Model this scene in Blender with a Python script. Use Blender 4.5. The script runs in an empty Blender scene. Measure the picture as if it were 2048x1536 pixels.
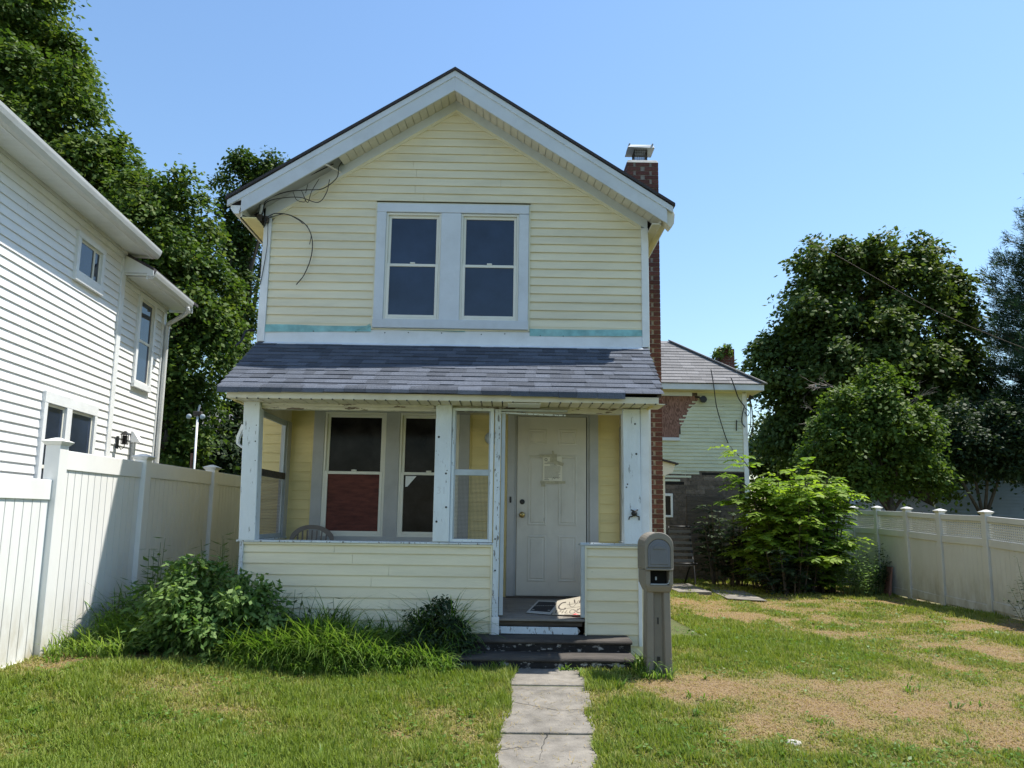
import bpy, math, random
import numpy as np
from mathutils import Vector, Matrix
random.seed(7); RNG = np.random.default_rng(11)
SC = bpy.context.scene
COL = SC.collection
R = math.radians

# ------------------------------------------------------------------ camera
cam_d = bpy.data.cameras.new('camera'); cam = bpy.data.objects.new('camera', cam_d); COL.objects.link(cam)
PITCH, YAW, ROLL = R(8.0), R(0.5), R(0.8)
fwd = Vector((math.sin(YAW)*math.cos(PITCH), math.cos(YAW)*math.cos(PITCH), math.sin(PITCH)))
rgt = Vector((math.cos(YAW), -math.sin(YAW), 0)); upv = rgt.cross(fwd)
r2 = rgt*math.cos(ROLL) + upv*math.sin(ROLL); u2 = upv*math.cos(ROLL) - rgt*math.sin(ROLL)
cam.matrix_world = Matrix(((r2.x, u2.x, -fwd.x, 0), (r2.y, u2.y, -fwd.y, 0), (r2.z, u2.z, -fwd.z, 1.42), (0, 0, 0, 1)))
cam_d.sensor_width = 36; cam_d.lens = 36*1450/2048; cam_d.shift_y = 61/2048
cam_d.clip_start = 0.1; cam_d.clip_end = 2000
SC.camera = cam
# ------------------------------------------------------------------ light
SUN = Vector((0.44, 0.165, 1.0)).normalized()
EL = math.asin(SUN.z); AZ = math.atan2(SUN.x, SUN.y)
w = bpy.data.worlds.new('World'); SC.world = w; w.use_nodes = True
nt = w.node_tree; bg = nt.nodes['Background']
sky = nt.nodes.new('ShaderNodeTexSky'); sky.sky_type = 'NISHITA'; sky.sun_disc = False
sky.sun_elevation = EL; sky.sun_rotation = AZ; sky.altitude = 0; sky.air_density = 1.6; sky.dust_density = 0.25; sky.ozone_density = 7.0
nt.links.new(sky.outputs[0], bg.inputs[0]); bg.inputs[1].default_value = 0.116
ld = bpy.data.lights.new('sun', 'SUN'); ld.energy = 4.9; ld.angle = R(0.53); ld.color = (1.0, 0.95, 0.86)
sun = bpy.data.objects.new('sun', ld); COL.objects.link(sun)
sun.rotation_euler = SUN.to_track_quat('Z', 'Y').to_euler(); sun.location = (10, 5, 30)
SC.view_settings.view_transform = 'Standard'; SC.view_settings.look = 'None'
SC.view_settings.exposure = 0.73; SC.view_settings.gamma = 1.0; SC.view_settings.use_curve_mapping = False
SC.render.film_transparent = False
SC.cycles.max_bounces = 8; SC.cycles.diffuse_bounces = 4; SC.cycles.transparent_max_bounces = 8
SC.cycles.caustics_reflective = False; SC.cycles.caustics_refractive = False
SC.cycles.sample_clamp_indirect = 6

# ------------------------------------------------------------------ materials
def nodes_of(name):
    m = bpy.data.materials.new(name); m.use_nodes = True
    t = m.node_tree; return m, t, t.nodes['Principled BSDF'], t.nodes.new, t.links.new
def pmat(name, col, rough=0.6, var=0.08, scale=6.0, stretch=(1, 1, 1), rnd=0.0, dirt=None, dirt_amt=0.0, dirt_scale=3.0,
         dirt_stretch=(1, 1, 1), bump=0.0, bump_scale=60.0, metal=0.0, spec=0.4, splash=None, flecks=None, fleck_scale=40, fleck_thr=0.62, fleck_stretch=(1, 1, 1), fleck_soft=0.03):
    m, t, b, N, L = nodes_of(name)
    tc = N('ShaderNodeTexCoord')
    def noise(sc, st, det=5, rg=0.6):
        mp = N('ShaderNodeMapping'); mp.inputs['Scale'].default_value = st; L(tc.outputs['Object'], mp.inputs[0])
        n = N('ShaderNodeTexNoise'); n.inputs['Scale'].default_value = sc; n.inputs['Detail'].default_value = det
        n.inputs['Roughness'].default_value = rg; L(mp.outputs[0], n.inputs['Vector']); return n.outputs[0]
    def rng(f, a, bb, c, d):
        r = N('ShaderNodeMapRange'); r.inputs[1].default_value = a; r.inputs[2].default_value = bb
        r.inputs[3].default_value = c; r.inputs[4].default_value = d; L(f, r.inputs[0]); return r.outputs[0]
    def mix(fac, a, bb, mode='MIX'):
        x = N('ShaderNodeMix'); x.data_type = 'RGBA'; x.blend_type = mode
        if isinstance(fac, float): x.inputs[0].default_value = fac
        else: L(fac, x.inputs[0])
        for i, v in ((6, a), (7, bb)):
            if isinstance(v, tuple): x.inputs[i].default_value = (*v, 1)
            else: L(v, x.inputs[i])
        return x.outputs[2]
    n = noise(scale, stretch)
    lo = tuple(max(0, c*(1-var*1.6)) for c in col); hi = tuple(min(1, c*(1+var*1.2)) for c in col)
    c = mix(rng(n, 0.3, 0.7, 0, 1), lo, hi)
    if rnd:
        oi = N('ShaderNodeObjectInfo'); k = rng(oi.outputs['Random'], 0, 1, 1-rnd, 1+rnd)
        hs = N('ShaderNodeHueSaturation'); L(k, hs.inputs['Value']); L(c, hs.inputs['Color']); c = hs.outputs[0]
    if dirt: c = mix(rng(noise(dirt_scale, dirt_stretch, 8, 0.7), 0.5, 0.75, 0, dirt_amt), c, dirt)
    if splash:
        sx = N('ShaderNodeSeparateXYZ'); L(tc.outputs['Object'], sx.inputs[0]); hz = rng(sx.outputs[2], splash[1], splash[2], 1, 0)
        mu = N('ShaderNodeMath'); mu.operation = 'MULTIPLY'; L(hz, mu.inputs[0]); L(rng(noise(5, (1, 1, .35), 6, .7), .38, .66, 0, 1), mu.inputs[1]); c = mix(mu.outputs[0], c, splash[0])
    if flecks:
        f = rng(noise(fleck_scale, fleck_stretch, 6, 0.65), fleck_thr, fleck_thr+fleck_soft, 0, 1); c = mix(f, c, flecks)
    L(c, b.inputs['Base Color'])
    b.inputs['Roughness'].default_value = rough; b.inputs['Metallic'].default_value = metal
    b.inputs['Specular IOR Level'].default_value = spec
    if bump:
        bp = N('ShaderNodeBump'); bp.inputs['Strength'].default_value = bump; bp.inputs['Distance'].default_value = 0.01
        L(noise(bump_scale, stretch), bp.inputs['Height']); L(bp.outputs[0], b.inputs['Normal'])
    return m
def leafmat(name, c0, c1, c2, trans=0.35, rough=0.6, tr_gain=1.5, spec=0.18):
    """leaf colour from the per-leaf attribute 'tint' (0..1) through c0 -> c1 -> c2"""
    m, t, b, N, L = nodes_of(name)
    a = N('ShaderNodeAttribute'); a.attribute_name = 'tint'
    r = N('ShaderNodeValToRGB'); e = r.color_ramp.elements
    e[0].color = (*c0, 1); e[1].color = (*c2, 1); x = e.new(0.5); x.color = (*c1, 1)
    L(a.outputs['Fac'], r.inputs[0]); L(r.outputs[0], b.inputs['Base Color'])
    b.inputs['Roughness'].default_value = rough; b.inputs['Specular IOR Level'].default_value = spec
    tr = N('ShaderNodeBsdfTranslucent'); g = N('ShaderNodeMix'); g.data_type = 'RGBA'; g.blend_type = 'MULTIPLY'; g.inputs[0].default_value = 1
    L(r.outputs[0], g.inputs[6]); g.inputs[7].default_value = (tr_gain*1.05, tr_gain*1.1, tr_gain*0.5, 1); L(g.outputs[2], tr.inputs[0])
    ms = N('ShaderNodeMixShader'); ms.inputs[0].default_value = trans
    L(b.outputs[0], ms.inputs[1]); L(tr.outputs[0], ms.inputs[2]); L(ms.outputs[0], t.nodes['Material Output'].inputs[0])
    return m
M = {}
M['siding'] = pmat('cream_vinyl', (0.75, 0.69, 0.505), 0.5, 0.05, 3, (0.4, 1, 3), 0.025, (0.40, 0.38, 0.28), 0.30, 2.2, (0.5, 1, 3), 0.15, 30, spec=0.35, flecks=(0.16, 0.15, 0.12), fleck_scale=14, fleck_thr=0.735, fleck_stretch=(0.6, 1, 2.2))
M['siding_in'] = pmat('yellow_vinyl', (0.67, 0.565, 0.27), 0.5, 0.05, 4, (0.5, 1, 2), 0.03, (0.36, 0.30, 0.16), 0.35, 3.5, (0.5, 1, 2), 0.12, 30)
M['siding_trim'] = pmat('cream_trim', (0.73, 0.69, 0.52), 0.5, 0.05, 4)
M['trim'] = pmat('grey_white_trim', (0.60, 0.64, 0.68), 0.5, 0.05, 2.5, (1, 1, 1), 0.03, (0.36, 0.37, 0.36), 0.35, 2.0, (1, 1, 1))
M['trim_grey'] = pmat('grey_window_trim', (0.40, 0.405, 0.40), 0.55, 0.07, 3, (1, 1, 1), 0.03, (0.28, 0.27, 0.25), 0.5, 2.5)
M['white'] = pmat('white_metal', (0.74, 0.76, 0.77), 0.45, 0.04, 3, (1, 1, 1), 0.02, (0.45, 0.44, 0.40), 0.3, 2.5)
M['ivory'] = pmat('ivory_window_frame', (0.72, 0.71, 0.63), 0.45, 0.03, 4)
M['soffit'] = pmat('cream_soffit', (0.66, 0.62, 0.50), 0.55, 0.05, 5, rnd=0.03, dirt=(0.35, 0.31, 0.24), dirt_amt=0.4)
M['peel'] = pmat('peeling_white_paint', (0.66, 0.72, 0.76), 0.6, 0.05, 3, (1, 1, .4), 0.02, (0.45, 0.47, 0.47), 0.4, 3, (1, 1, .5), 0.5, 35, flecks=(0.30, 0.32, 0.33), fleck_scale=11, fleck_thr=0.625, fleck_stretch=(2.6, 2.6, 0.55), fleck_soft=0.015)
M['peel_more'] = pmat('badly_peeling_paint', (0.60, 0.66, 0.70), 0.65, 0.07, 3, (1, 1, .4), 0.0, (0.3, 0.3, 0.29), 0.5, 4, (1, 1, .5), 0.6, 35, flecks=(0.20, 0.195, 0.185), fleck_scale=17, fleck_thr=0.575, fleck_stretch=(2.2, 2.2, 0.6), fleck_soft=0.015)
M['peel_h'] = pmat('peeling_beam_paint', (0.60, 0.58, 0.50), 0.65, 0.07, 3, (.4, 1, 1), 0.0, (0.3, 0.28, 0.24), 0.5, 4, (.5, 1, 1), 0.6, 35, flecks=(0.15, 0.12, 0.09), fleck_scale=8, fleck_thr=0.57, fleck_stretch=(0.5, 2, 2.4), fleck_soft=0.015)
M['wood'] = pmat('weathered_deck_wood', (0.21, 0.19, 0.165), 0.8, 0.25, 7, (0.5, 9, 9), 0.12, (0.08, 0.07, 0.06), 0.5, 5, (0.4, 4, 4), 0.5, 40)
M['darkwood'] = pmat('dark_brown_wood', (0.075, 0.062, 0.05), 0.85, 0.3, 6, (0.5, 6, 6), 0.1, bump=0.6, bump_scale=30)  # dark brown base for riser, threshold, eave and under-floor boards
M['shingle'] = pmat('grey_shingle', (0.096, 0.110, 0.140), 0.9, 0.28, 130, (1, 1, 1), 0.30, (0.17, 0.175, 0.19), 0.35, 5, bump=0.9, bump_scale=260, spec=0.25)
M['shingle_edge'] = pmat('dark_shingle_edge', (0.055, 0.05, 0.055), 0.9, 0.3, 60, bump=0.8, bump_scale=120)
M['shingle_rear'] = pmat('grey_rear_shingle', (0.19, 0.185, 0.185), 0.9, 0.15, 60, (1, 1, 1), 0.22, bump=0.5, bump_scale=150, spec=0.25)
M['brick'] = pmat('red_brick', (0.120, 0.045, 0.036), 0.85, 0.25, 25, rnd=0.28, dirt=(0.08, 0.035, 0.03), dirt_amt=0.6, dirt_scale=14, bump=0.7, bump_scale=90)
M['mortar'] = pmat('grey_mortar', (0.27, 0.24, 0.21), 0.95, 0.2, 30, bump=0.6, bump_scale=120)
M['cement'] = pmat('cement_crown', (0.50, 0.49, 0.46), 0.9, 0.15, 9, dirt=(0.2, 0.2, 0.18), dirt_amt=0.6, bump=0.4, bump_scale=60)
M['cage'] = pmat('rusty_dark_metal', (0.09, 0.07, 0.055), 0.6, 0.4, 20, metal=0.4)
M['glass'] = pmat('sky_tinted_window_glass', (0.016, 0.028, 0.058), 0.03, 0.35, 1.3, spec=0.6)  # navy base puts the reflected sky into the pane colour
M['glass2'] = pmat('dim_window_glass', (0.017, 0.016, 0.017), 0.14, 0.6, 3.0, spec=0.12)
M['ply_red'] = pmat('red_stained_plywood', (0.115, 0.034, 0.026), 0.8, 0.25, 6, (1, 1, 5), 0, (0.05, 0.018, 0.016), 0.7, 8, (1.5, 1, 3), 0.3, 40, flecks=(0.035, 0.015, 0.012), fleck_scale=9, fleck_thr=0.70)
M['wrap'] = pmat('turquoise_house_wrap', (0.24, 0.47, 0.45), 0.4, 0.2, 7, dirt=(0.38, 0.54, 0.50), dirt_amt=0.5)
M['black'] = pmat('black_rubber_wire', (0.018, 0.018, 0.018), 0.5, 0.1, 20)
M['void'] = pmat('dark_unlit_void', (0.012, 0.011, 0.010), 0.9, 0.2, 5)
M['brass'] = pmat('worn_brass', (0.50, 0.38, 0.16), 0.3, 0.2, 40, metal=1.0)
M['door'] = pmat('dirty_white_door', (0.57, 0.55, 0.49), 0.5, 0.05, 2.5, (1, 1, 1), 0, (0.33, 0.32, 0.29), 0.45, 2.6, (1.4, 1, 0.7), flecks=(0.12, 0.11, 0.10), fleck_scale=16, fleck_thr=0.76)
M['vinyl'] = pmat('white_vinyl', (0.80, 0.80, 0.78), 0.45, 0.025, 2.5, (1, 1, .5), 0.012, (0.55, 0.53, 0.47), 0.28, 1.6, (1, 1, .5), splash=((0.40, 0.34, 0.22), .12, .75), flecks=(0.30, 0.25, 0.20), fleck_scale=20, fleck_thr=0.775, fleck_stretch=(1, 1, .6))
M['vinyl_far'] = pmat('shaded_weathered_vinyl', (0.57, 0.57, 0.545), 0.5, 0.04, 1.2, (1, 1, .6), 0.015, (0.42, 0.40, 0.35), 0.5, 1.2, (1, 1, .4), splash=((0.30, 0.27, 0.2), .0, .7))  # base darkened to put the fence's shade into its colour, besides the dirt
M['wsiding'] = pmat('white_vinyl_siding', (0.78, 0.785, 0.78), 0.45, 0.03, 2, (1, 1, 2), 0.015, (0.55, 0.53, 0.48), 0.25, 1.5)
M['gutter'] = pmat('grey_white_gutter', (0.60, 0.61, 0.60), 0.4, 0.08, 3, (1, .3, 1), 0, (0.33, 0.31, 0.27), 0.6, 3, (1, .4, 1))
M['gsiding'] = pmat('pale_green_clapboard', (0.56, 0.595, 0.46), 0.65, 0.07, 3, (0.5, 1, 2), 0.05, (0.33, 0.36, 0.27), 0.4, 2, (0.6, 1, 2), 0.3, 30, flecks=(0.16, 0.16, 0.12), fleck_scale=7, fleck_thr=0.71, fleck_stretch=(0.5, 1, 3))
M['asphalt_siding'] = pmat('brown_asphalt_siding', (0.135, 0.112, 0.094), 0.9, 0.3, 12, rnd=0.25, dirt=(0.06, 0.05, 0.042), dirt_amt=0.7, bump=0.6)
def plywood():
    m, t, b, N, L = nodes_of('weathered_plywood')
    tc = N('ShaderNodeTexCoord'); mp = N('ShaderNodeMapping'); mp.inputs['Scale'].default_value = (9, 9, 1.6); L(tc.outputs['Object'], mp.inputs[0])
    n = N('ShaderNodeTexNoise'); n.inputs['Scale'].default_value = 1.1; n.inputs['Detail'].default_value = 2; L(mp.outputs[0], n.inputs['Vector'])
    wv = N('ShaderNodeMath'); wv.operation = 'MULTIPLY'; wv.inputs[1].default_value = 75; L(n.outputs[0], wv.inputs[0])
    sn = N('ShaderNodeMath'); sn.operation = 'SINE'; L(wv.outputs[0], sn.inputs[0])
    r = N('ShaderNodeValToRGB'); r.color_ramp.elements[0].color = (0.135, 0.068, 0.05, 1); r.color_ramp.elements[1].color = (0.27, 0.15, 0.12, 1)
    r.color_ramp.elements[0].position = 0.25; r.color_ramp.elements[1].position = 0.6
    mr = N('ShaderNodeMapRange'); mr.inputs[1].default_value = -1; L(sn.outputs[0], mr.inputs[0]); L(mr.outputs[0], r.inputs[0])
    L(r.outputs[0], b.inputs['Base Color']); b.inputs['Roughness'].default_value = 0.85
    return m
M['plywood'] = plywood()
M['concrete'] = pmat('worn_concrete', (0.195, 0.178, 0.152), 0.9, 0.22, 6, (1, 1, 1), 0.06, (0.085, 0.078, 0.068), 0.8, 1.6, (1, 1, 1), 0.5, 70, flecks=(0.30, 0.22, 0.13), fleck_scale=26, fleck_thr=0.68)
M['step'] = pmat('black_stained_step', (0.060, 0.052, 0.045), 0.9, 0.3, 8, (0.4, 1, 1), 0, (0.03, 0.027, 0.025), 0.9, 4, (0.5, 1, 1.5), 0.6, 50)
M['step_face'] = pmat('black_painted_riser', (0.02, 0.0185, 0.018), 0.9, 0.3, 8, bump=0.6, bump_scale=50, flecks=(0.34, 0.33, 0.31), fleck_scale=13, fleck_thr=0.555, fleck_stretch=(0.8, 1, 1.5), fleck_soft=0.08)
M['mb'] = pmat('taupe_plastic', (0.215, 0.190, 0.155), 0.5, 0.05, 6, dirt=(0.16, 0.145, 0.12), dirt_amt=0.5, dirt_scale=5, bump=0.1, bump_scale=200)
M['mb_door'] = pmat('grey_plastic_door', (0.145, 0.15, 0.165), 0.5, 0.06, 8)
M['chair'] = pmat('brown_plastic_chair', (0.17, 0.145, 0.125), 0.5, 0.05, 8)
M['mesh'] = pmat('grey_screen_wire', (0.10, 0.10, 0.10), 0.6, 0.1, 8)
M['alu'] = pmat('dull_aluminium', (0.42, 0.47, 0.50), 0.5, 0.1, 6, dirt=(0.2, 0.2, 0.2), dirt_amt=0.4)
M['mat_black'] = pmat('black_mat', (0.022, 0.024, 0.028), 0.9, 0.2, 30)
M['mat_tan'] = pmat('tan_mat', (0.36, 0.33, 0.27), 0.9, 0.08, 14)
M['print'] = pmat('dark_print', (0.06, 0.05, 0.045), 0.9, 0.1, 10)
M['print_pale'] = pmat('pale_print', (0.42, 0.42, 0.40), 0.9, 0.1, 10)
M['red'] = pmat('pink_red_plastic', (0.65, 0.12, 0.13), 0.4, 0.05, 10)
M['paper'] = pmat('stained_paper', (0.74, 0.71, 0.60), 0.8, 0.05, 12, dirt=(0.42, 0.36, 0.22), dirt_amt=0.5, dirt_scale=12)
M['tape'] = pmat('yellowed_tape', (0.42, 0.385, 0.27), 0.35, 0.15, 25)
M['bark'] = pmat('grey_brown_bark', (0.085, 0.07, 0.055), 0.95, 0.35, 9, (3, 3, .6), bump=1.0, bump_scale=18)
M['deadwood'] = pmat('bare_grey_twigs', (0.24, 0.21, 0.18), 0.9, 0.2, 9)
M['blue'] = pmat('slate_blue_siding', (0.22, 0.28, 0.37), 0.6, 0.05, 2, rnd=0.02)
M['shedroof'] = pmat('pale_shed_roof', (0.50, 0.46, 0.40), 0.8, 0.08, 4)
M['tanwall'] = pmat('tan_shed_wall', (0.32, 0.28, 0.20), 0.8, 0.1, 4)
M['rustboard'] = pmat('reddish_board', (0.20, 0.10, 0.075), 0.85, 0.2, 8)
M['stone'] = pmat('pale_stone', (0.42, 0.40, 0.37), 0.9, 0.15, 14, bump=0.6)
M['leaf_a'] = leafmat('maple_leaf', (0.030, 0.062, 0.013), (0.072, 0.124, 0.024), (0.160, 0.195, 0.048), 0.30)
M['leaf_b'] = leafmat('dark_oak_leaf', (0.024, 0.050, 0.014), (0.046, 0.085, 0.020), (0.105, 0.140, 0.034), 0.28)
M['leaf_c'] = leafmat('far_maple_leaf', (0.034, 0.062, 0.016), (0.076, 0.118, 0.028), (0.150, 0.180, 0.050), 0.28)
M['leaf_d'] = leafmat('bright_maple_leaf', (0.040, 0.080, 0.016), (0.085, 0.140, 0.026), (0.150, 0.200, 0.045), 0.34)
M['leaf_shrub'] = leafmat('fresh_compound_leaf', (0.085, 0.150, 0.016), (0.155, 0.250, 0.030), (0.25, 0.34, 0.05), 0.45)
M['leaf_weed'] = leafmat('weed_leaf', (0.050, 0.110, 0.028), (0.095, 0.175, 0.045), (0.175, 0.260, 0.085), 0.35)
M['leaf_dark'] = leafmat('dull_dark_leaf', (0.018, 0.036, 0.018), (0.030, 0.055, 0.024), (0.060, 0.085, 0.035), 0.25)  # own dark leaf; on the rear-wall shrubs it also carries painted shade
M['needle'] = leafmat('pine_needle', (0.020, 0.048, 0.030), (0.036, 0.075, 0.042), (0.075, 0.115, 0.060), 0.2)
M['tallgrass'] = leafmat('tall_grass_blade', (0.055, 0.120, 0.018), (0.110, 0.200, 0.034), (0.24, 0.31, 0.10), 0.38, 0.45)
M['lawn'] = leafmat('lawn_blade', (0.178, 0.236, 0.040), (0.290, 0.285, 0.090), (0.340, 0.235, 0.115), 0.30, 0.6, 1.4, 0.2)
def soilmat():
    m, t, b, N, L = nodes_of('lawn_soil')
    a = N('ShaderNodeAttribute'); a.attribute_name = 'dry'
    tc = N('ShaderNodeTexCoord'); n = N('ShaderNodeTexNoise'); n.inputs['Scale'].default_value = 45; n.inputs['Detail'].default_value = 8
    L(tc.outputs['Object'], n.inputs['Vector'])
    ad = N('ShaderNodeMath'); ad.operation = 'MULTIPLY_ADD'; ad.inputs[1].default_value = 0.9; ad.inputs[2].default_value = -0.45; L(n.outputs[0], ad.inputs[0])
    s = N('ShaderNodeMath'); L(a.outputs['Fac'], s.inputs[0]); L(ad.outputs[0], s.inputs[1])
    r = N('ShaderNodeValToRGB'); e = r.color_ramp.elements; e[0].color = (0.070, 0.085, 0.022, 1); e[1].color = (0.200, 0.135, 0.072, 1)
    x = e.new(0.45); x.color = (0.105, 0.105, 0.036, 1)
    L(s.outputs[0], r.inputs[0]); L(r.outputs[0], b.inputs['Base Color']); b.inputs['Roughness'].default_value = 0.95
    bp = N('ShaderNodeBump'); bp.inputs['Strength'].default_value = 0.8; bp.inputs['Distance'].default_value = 0.03; L(n.outputs[0], bp.inputs['Height']); L(bp.outputs[0], b.inputs['Normal'])
    return m
M['soil'] = soilmat()

# ------------------------------------------------------------------ builders
class MB:
    def __init__(s, xf=None): s.v = []; s.f = []; s.xf = xf
    def add(s, vs, fs):
        o = len(s.v); s.v += [tuple(p) for p in vs]; s.f += [tuple(i+o for i in f) for f in fs]; return s
    def box(s, x0, x1, y0, y1, z0, z1):
        return s.add([(x0, y0, z0), (x1, y0, z0), (x1, y1, z0), (x0, y1, z0), (x0, y0, z1), (x1, y0, z1), (x1, y1, z1), (x0, y1, z1)],
                     [(3, 2, 1, 0), (4, 5, 6, 7), (0, 1, 5, 4), (1, 2, 6, 5), (2, 3, 7, 6), (3, 0, 4, 7)])
    def prism(s, a, b):
        """loft between two equal-length loops, capped"""
        n = len(a); return s.add(list(a)+list(b), [tuple(reversed(range(n))), tuple(range(n, 2*n))] + [(i, (i+1) % n, n+(i+1) % n, n+i) for i in range(n)])
    def poly_y(s, pts, y0, y1): return s.prism([(x, y0, z) for x, z in pts], [(x, y1, z) for x, z in pts])
    def poly_x(s, pts, x0, x1): return s.prism([(x0, y, z) for y, z in pts], [(x1, y, z) for y, z in pts])
    def beam(s, p0, p1, wd, ht, up=(0, 0, 1)):
        p0, p1 = Vector(p0), Vector(p1); d = (p1-p0).normalized(); sd = d.cross(Vector(up))
        if sd.length < 1e-4: sd = d.cross(Vector((1, 0, 0)))
        sd.normalize(); u = sd.cross(d).normalized()
        c = [sd*(wd/2)*a + u*(ht/2)*b for a, b in ((-1, -1), (1, -1), (1, 1), (-1, 1))]
        return s.prism([p0+k for k in c], [p1+k for k in c])
    def tube(s, pts, r, n=6, r1=None):
        pts = [Vector(p) for p in pts]; m = len(pts); r1 = r if r1 is None else r1
        ref = Vector((0.31, 0.17, 0.93)).normalized(); vs = []; fs = []
        for i, p in enumerate(pts):
            d = (pts[min(i+1, m-1)]-pts[max(i-1, 0)]).normalized(); a = d.cross(ref)
            if a.length < 1e-3: a = d.cross(Vector((1, 0, 0)))
            a.normalize(); b = d.cross(a); rr = r+(r1-r)*i/max(1, m-1)
            vs += [p+a*rr*math.cos(6.2832*k/n)+b*rr*math.sin(6.2832*k/n) for k in range(n)]
        for i in range(m-1):
            fs += [(i*n+k, i*n+(k+1) % n, (i+1)*n+(k+1) % n, (i+1)*n+k) for k in range(n)]
        fs += [tuple(reversed(range(n))), tuple(range((m-1)*n, m*n))]
        return s.add(vs, fs)
    def lathe(s, c, prof, n=16, axis='z'):
        vs = []; fs = []
        for (r, h) in prof:
            for k in range(n):
                a = 6.2832*k/n; x, y = r*math.cos(a), r*math.sin(a)
                vs.append((c[0]+x, c[1]+y, c[2]+h) if axis == 'z' else (c[0]+x, c[1]-h, c[2]+y))
        for i in range(len(prof)-1): fs += [(i*n+k, i*n+(k+1) % n, (i+1)*n+(k+1) % n, (i+1)*n+k) for k in range(n)]
        fs += [tuple(reversed(range(n))), tuple(range((len(prof)-1)*n, len(prof)*n))]
        return s.add(vs, fs)
    def mesh(s, name, mat=None, smooth=False):
        me = bpy.data.meshes.new(name); vs = s.v if s.xf is None else [s.xf(p) for p in s.v]
        me.from_pydata(vs, [], s.f); me.update()
        if mat: me.materials.append(M[mat] if isinstance(mat, str) else mat)
        if smooth: me.polygons.foreach_set('use_smooth', [True]*len(me.polygons))
        return me
def put(o, parent):
    COL.objects.link(o)
    if parent is not None:
        o.parent = parent
        if parent.parent is None: o.matrix_parent_inverse = Matrix.Translation(-parent.location)
    return o
def part(name, mb, mat, parent, bevel=0, smooth=False, label=None, kind=None):
    """a mesh in world coordinates under its thing (or under a part)"""
    o = bpy.data.objects.new(name, mb.mesh(name, mat, smooth)); put(o, parent)
    if bevel:
        b = o.modifiers.new('bevel', 'BEVEL'); b.width = bevel; b.segments = 2; b.limit_method = 'ANGLE'; b.angle_limit = R(40)
    if label: o['label'] = label
    if kind: o['kind'] = kind
    return o
def shared(name, me, parent, loc, rot=(0, 0, 0), scale=(1, 1, 1)):
    o = bpy.data.objects.new(name, me); put(o, parent); o.location = loc; o.rotation_euler = rot; o.scale = scale; return o
def thing(name, label, cat, loc, group=None):
    o = bpy.data.objects.new(name, None); o.empty_display_size = 0.2; COL.objects.link(o); o.location = loc
    o['label'] = label; o['category'] = cat
    if group: o['group'] = group
    return o
def solo(name, mb, mat, label, cat, group=None, bevel=0, smooth=False, kind=None):
    o = bpy.data.objects.new(name, mb.mesh(name, mat, smooth)); COL.objects.link(o)
    if label: o['label'] = label
    if cat: o['category'] = cat
    if group: o['group'] = group
    if kind: o['kind'] = kind
    if bevel:
        b = o.modifiers.new('bevel', 'BEVEL'); b.width = bevel; b.segments = 2
    return o
def structure(name, mb, mat, smooth=False):
    o = bpy.data.objects.new(name, mb.mesh(name, mat, smooth)); COL.objects.link(o); o['kind'] = 'structure'; return o
def frame_xf(o, u, n):
    o, u, n = Vector(o), Vector(u), Vector(n)
    return lambda p: tuple(o+u*p[0]+n*p[1]+Vector((0, 0, p[2])))
def board(mb, u0b, u1b, u0t, u1t, z0, h, t=0.014):
    pr = ((0.0, 0.004), (t-0.005, 0.003), (t-.001, 0.0), (t, 0.005), (0.003, h), (0.0, h+.006))
    def loop(ub, ut): return [(ub+(ut-ub)*z/h, n, z0+z) for n, z in pr]
    return mb.prism(loop(u0b, u0t), loop(u1b, u1t))
def siding_rows(parent, xf, z0, z1, h, spans, mat, name='siding_board', t=0.014):
    """spans(za, zb) -> list of (u0b, u1b, u0t, u1t)"""
    z = z0
    while z < z1-0.01:
        hh = min(h, z1-z)
        sps = []
        for sp in spans(z, z+hh):
            if min(sp[1], sp[3])-max(sp[0], sp[2]) > 1.9:
                q = random.uniform(max(sp[0], sp[2])+.5, min(sp[1], sp[3])-.5); sps += [(sp[0], q-.0015, sp[2], q-.0015), (q+.0015, sp[1], q+.0015, sp[3])]
            else: sps.append(sp)
        for sp in sps:
            part(name, board(MB(xf), *sp, z, hh, t), mat, parent)
        z += h
def np_mesh(name, V, F, mat, tint=None, attr='tint', smooth=False):
    """V (n,3), F (m,k) all faces with k corners"""
    me = bpy.data.meshes.new(name); n, (m, k) = len(V), F.shape
    me.vertices.add(n); me.vertices.foreach_set('co', V.astype(np.float32).ravel())
    me.loops.add(m*k); me.loops.foreach_set('vertex_index', F.astype(np.int32).ravel())
    me.polygons.add(m); me.polygons.foreach_set('loop_start', np.arange(0, m*k, k, dtype=np.int32))
    try: me.polygons.foreach_set('loop_total', np.full(m, k, dtype=np.int32))
    except Exception: pass
    if tint is not None:
        dom = 'FACE' if len(tint) == m else 'POINT'
        a = me.attributes.new(attr, 'FLOAT', dom); a.data.foreach_set('value', tint.astype(np.float32))
    if smooth: me.polygons.foreach_set('use_smooth', np.ones(m, dtype=bool))
    me.materials.append(M[mat]); me.update(calc_edges=True); me.validate(); return me
def unit(a): return a/np.maximum(1e-6, np.linalg.norm(a, axis=1, keepdims=True))
def leaves(C, Nn, D, size, tint, width=0.75, fold=0.18):
    """kite leaves: base C, normal Nn, direction D, two triangles each"""
    D = unit(D-Nn*(D*Nn).sum(1, keepdims=True)); S = np.cross(Nn, D); s = size[:, None]
    mid = C+D*s*0.45; tip = C+D*s-Nn*s*fold
    l = mid+S*s*width*0.5-Nn*s*fold*0.6; r = mid-S*s*width*0.5-Nn*s*fold*0.6
    n = len(C); V = np.stack([C, r, tip, l], 1).reshape(-1, 3); b = np.arange(n)*4
    F = np.stack([np.stack([b, b+1, b+2], 1), np.stack([b, b+2, b+3], 1)], 1).reshape(-1, 3)
    return V, F, np.repeat(tint, 2)
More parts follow.
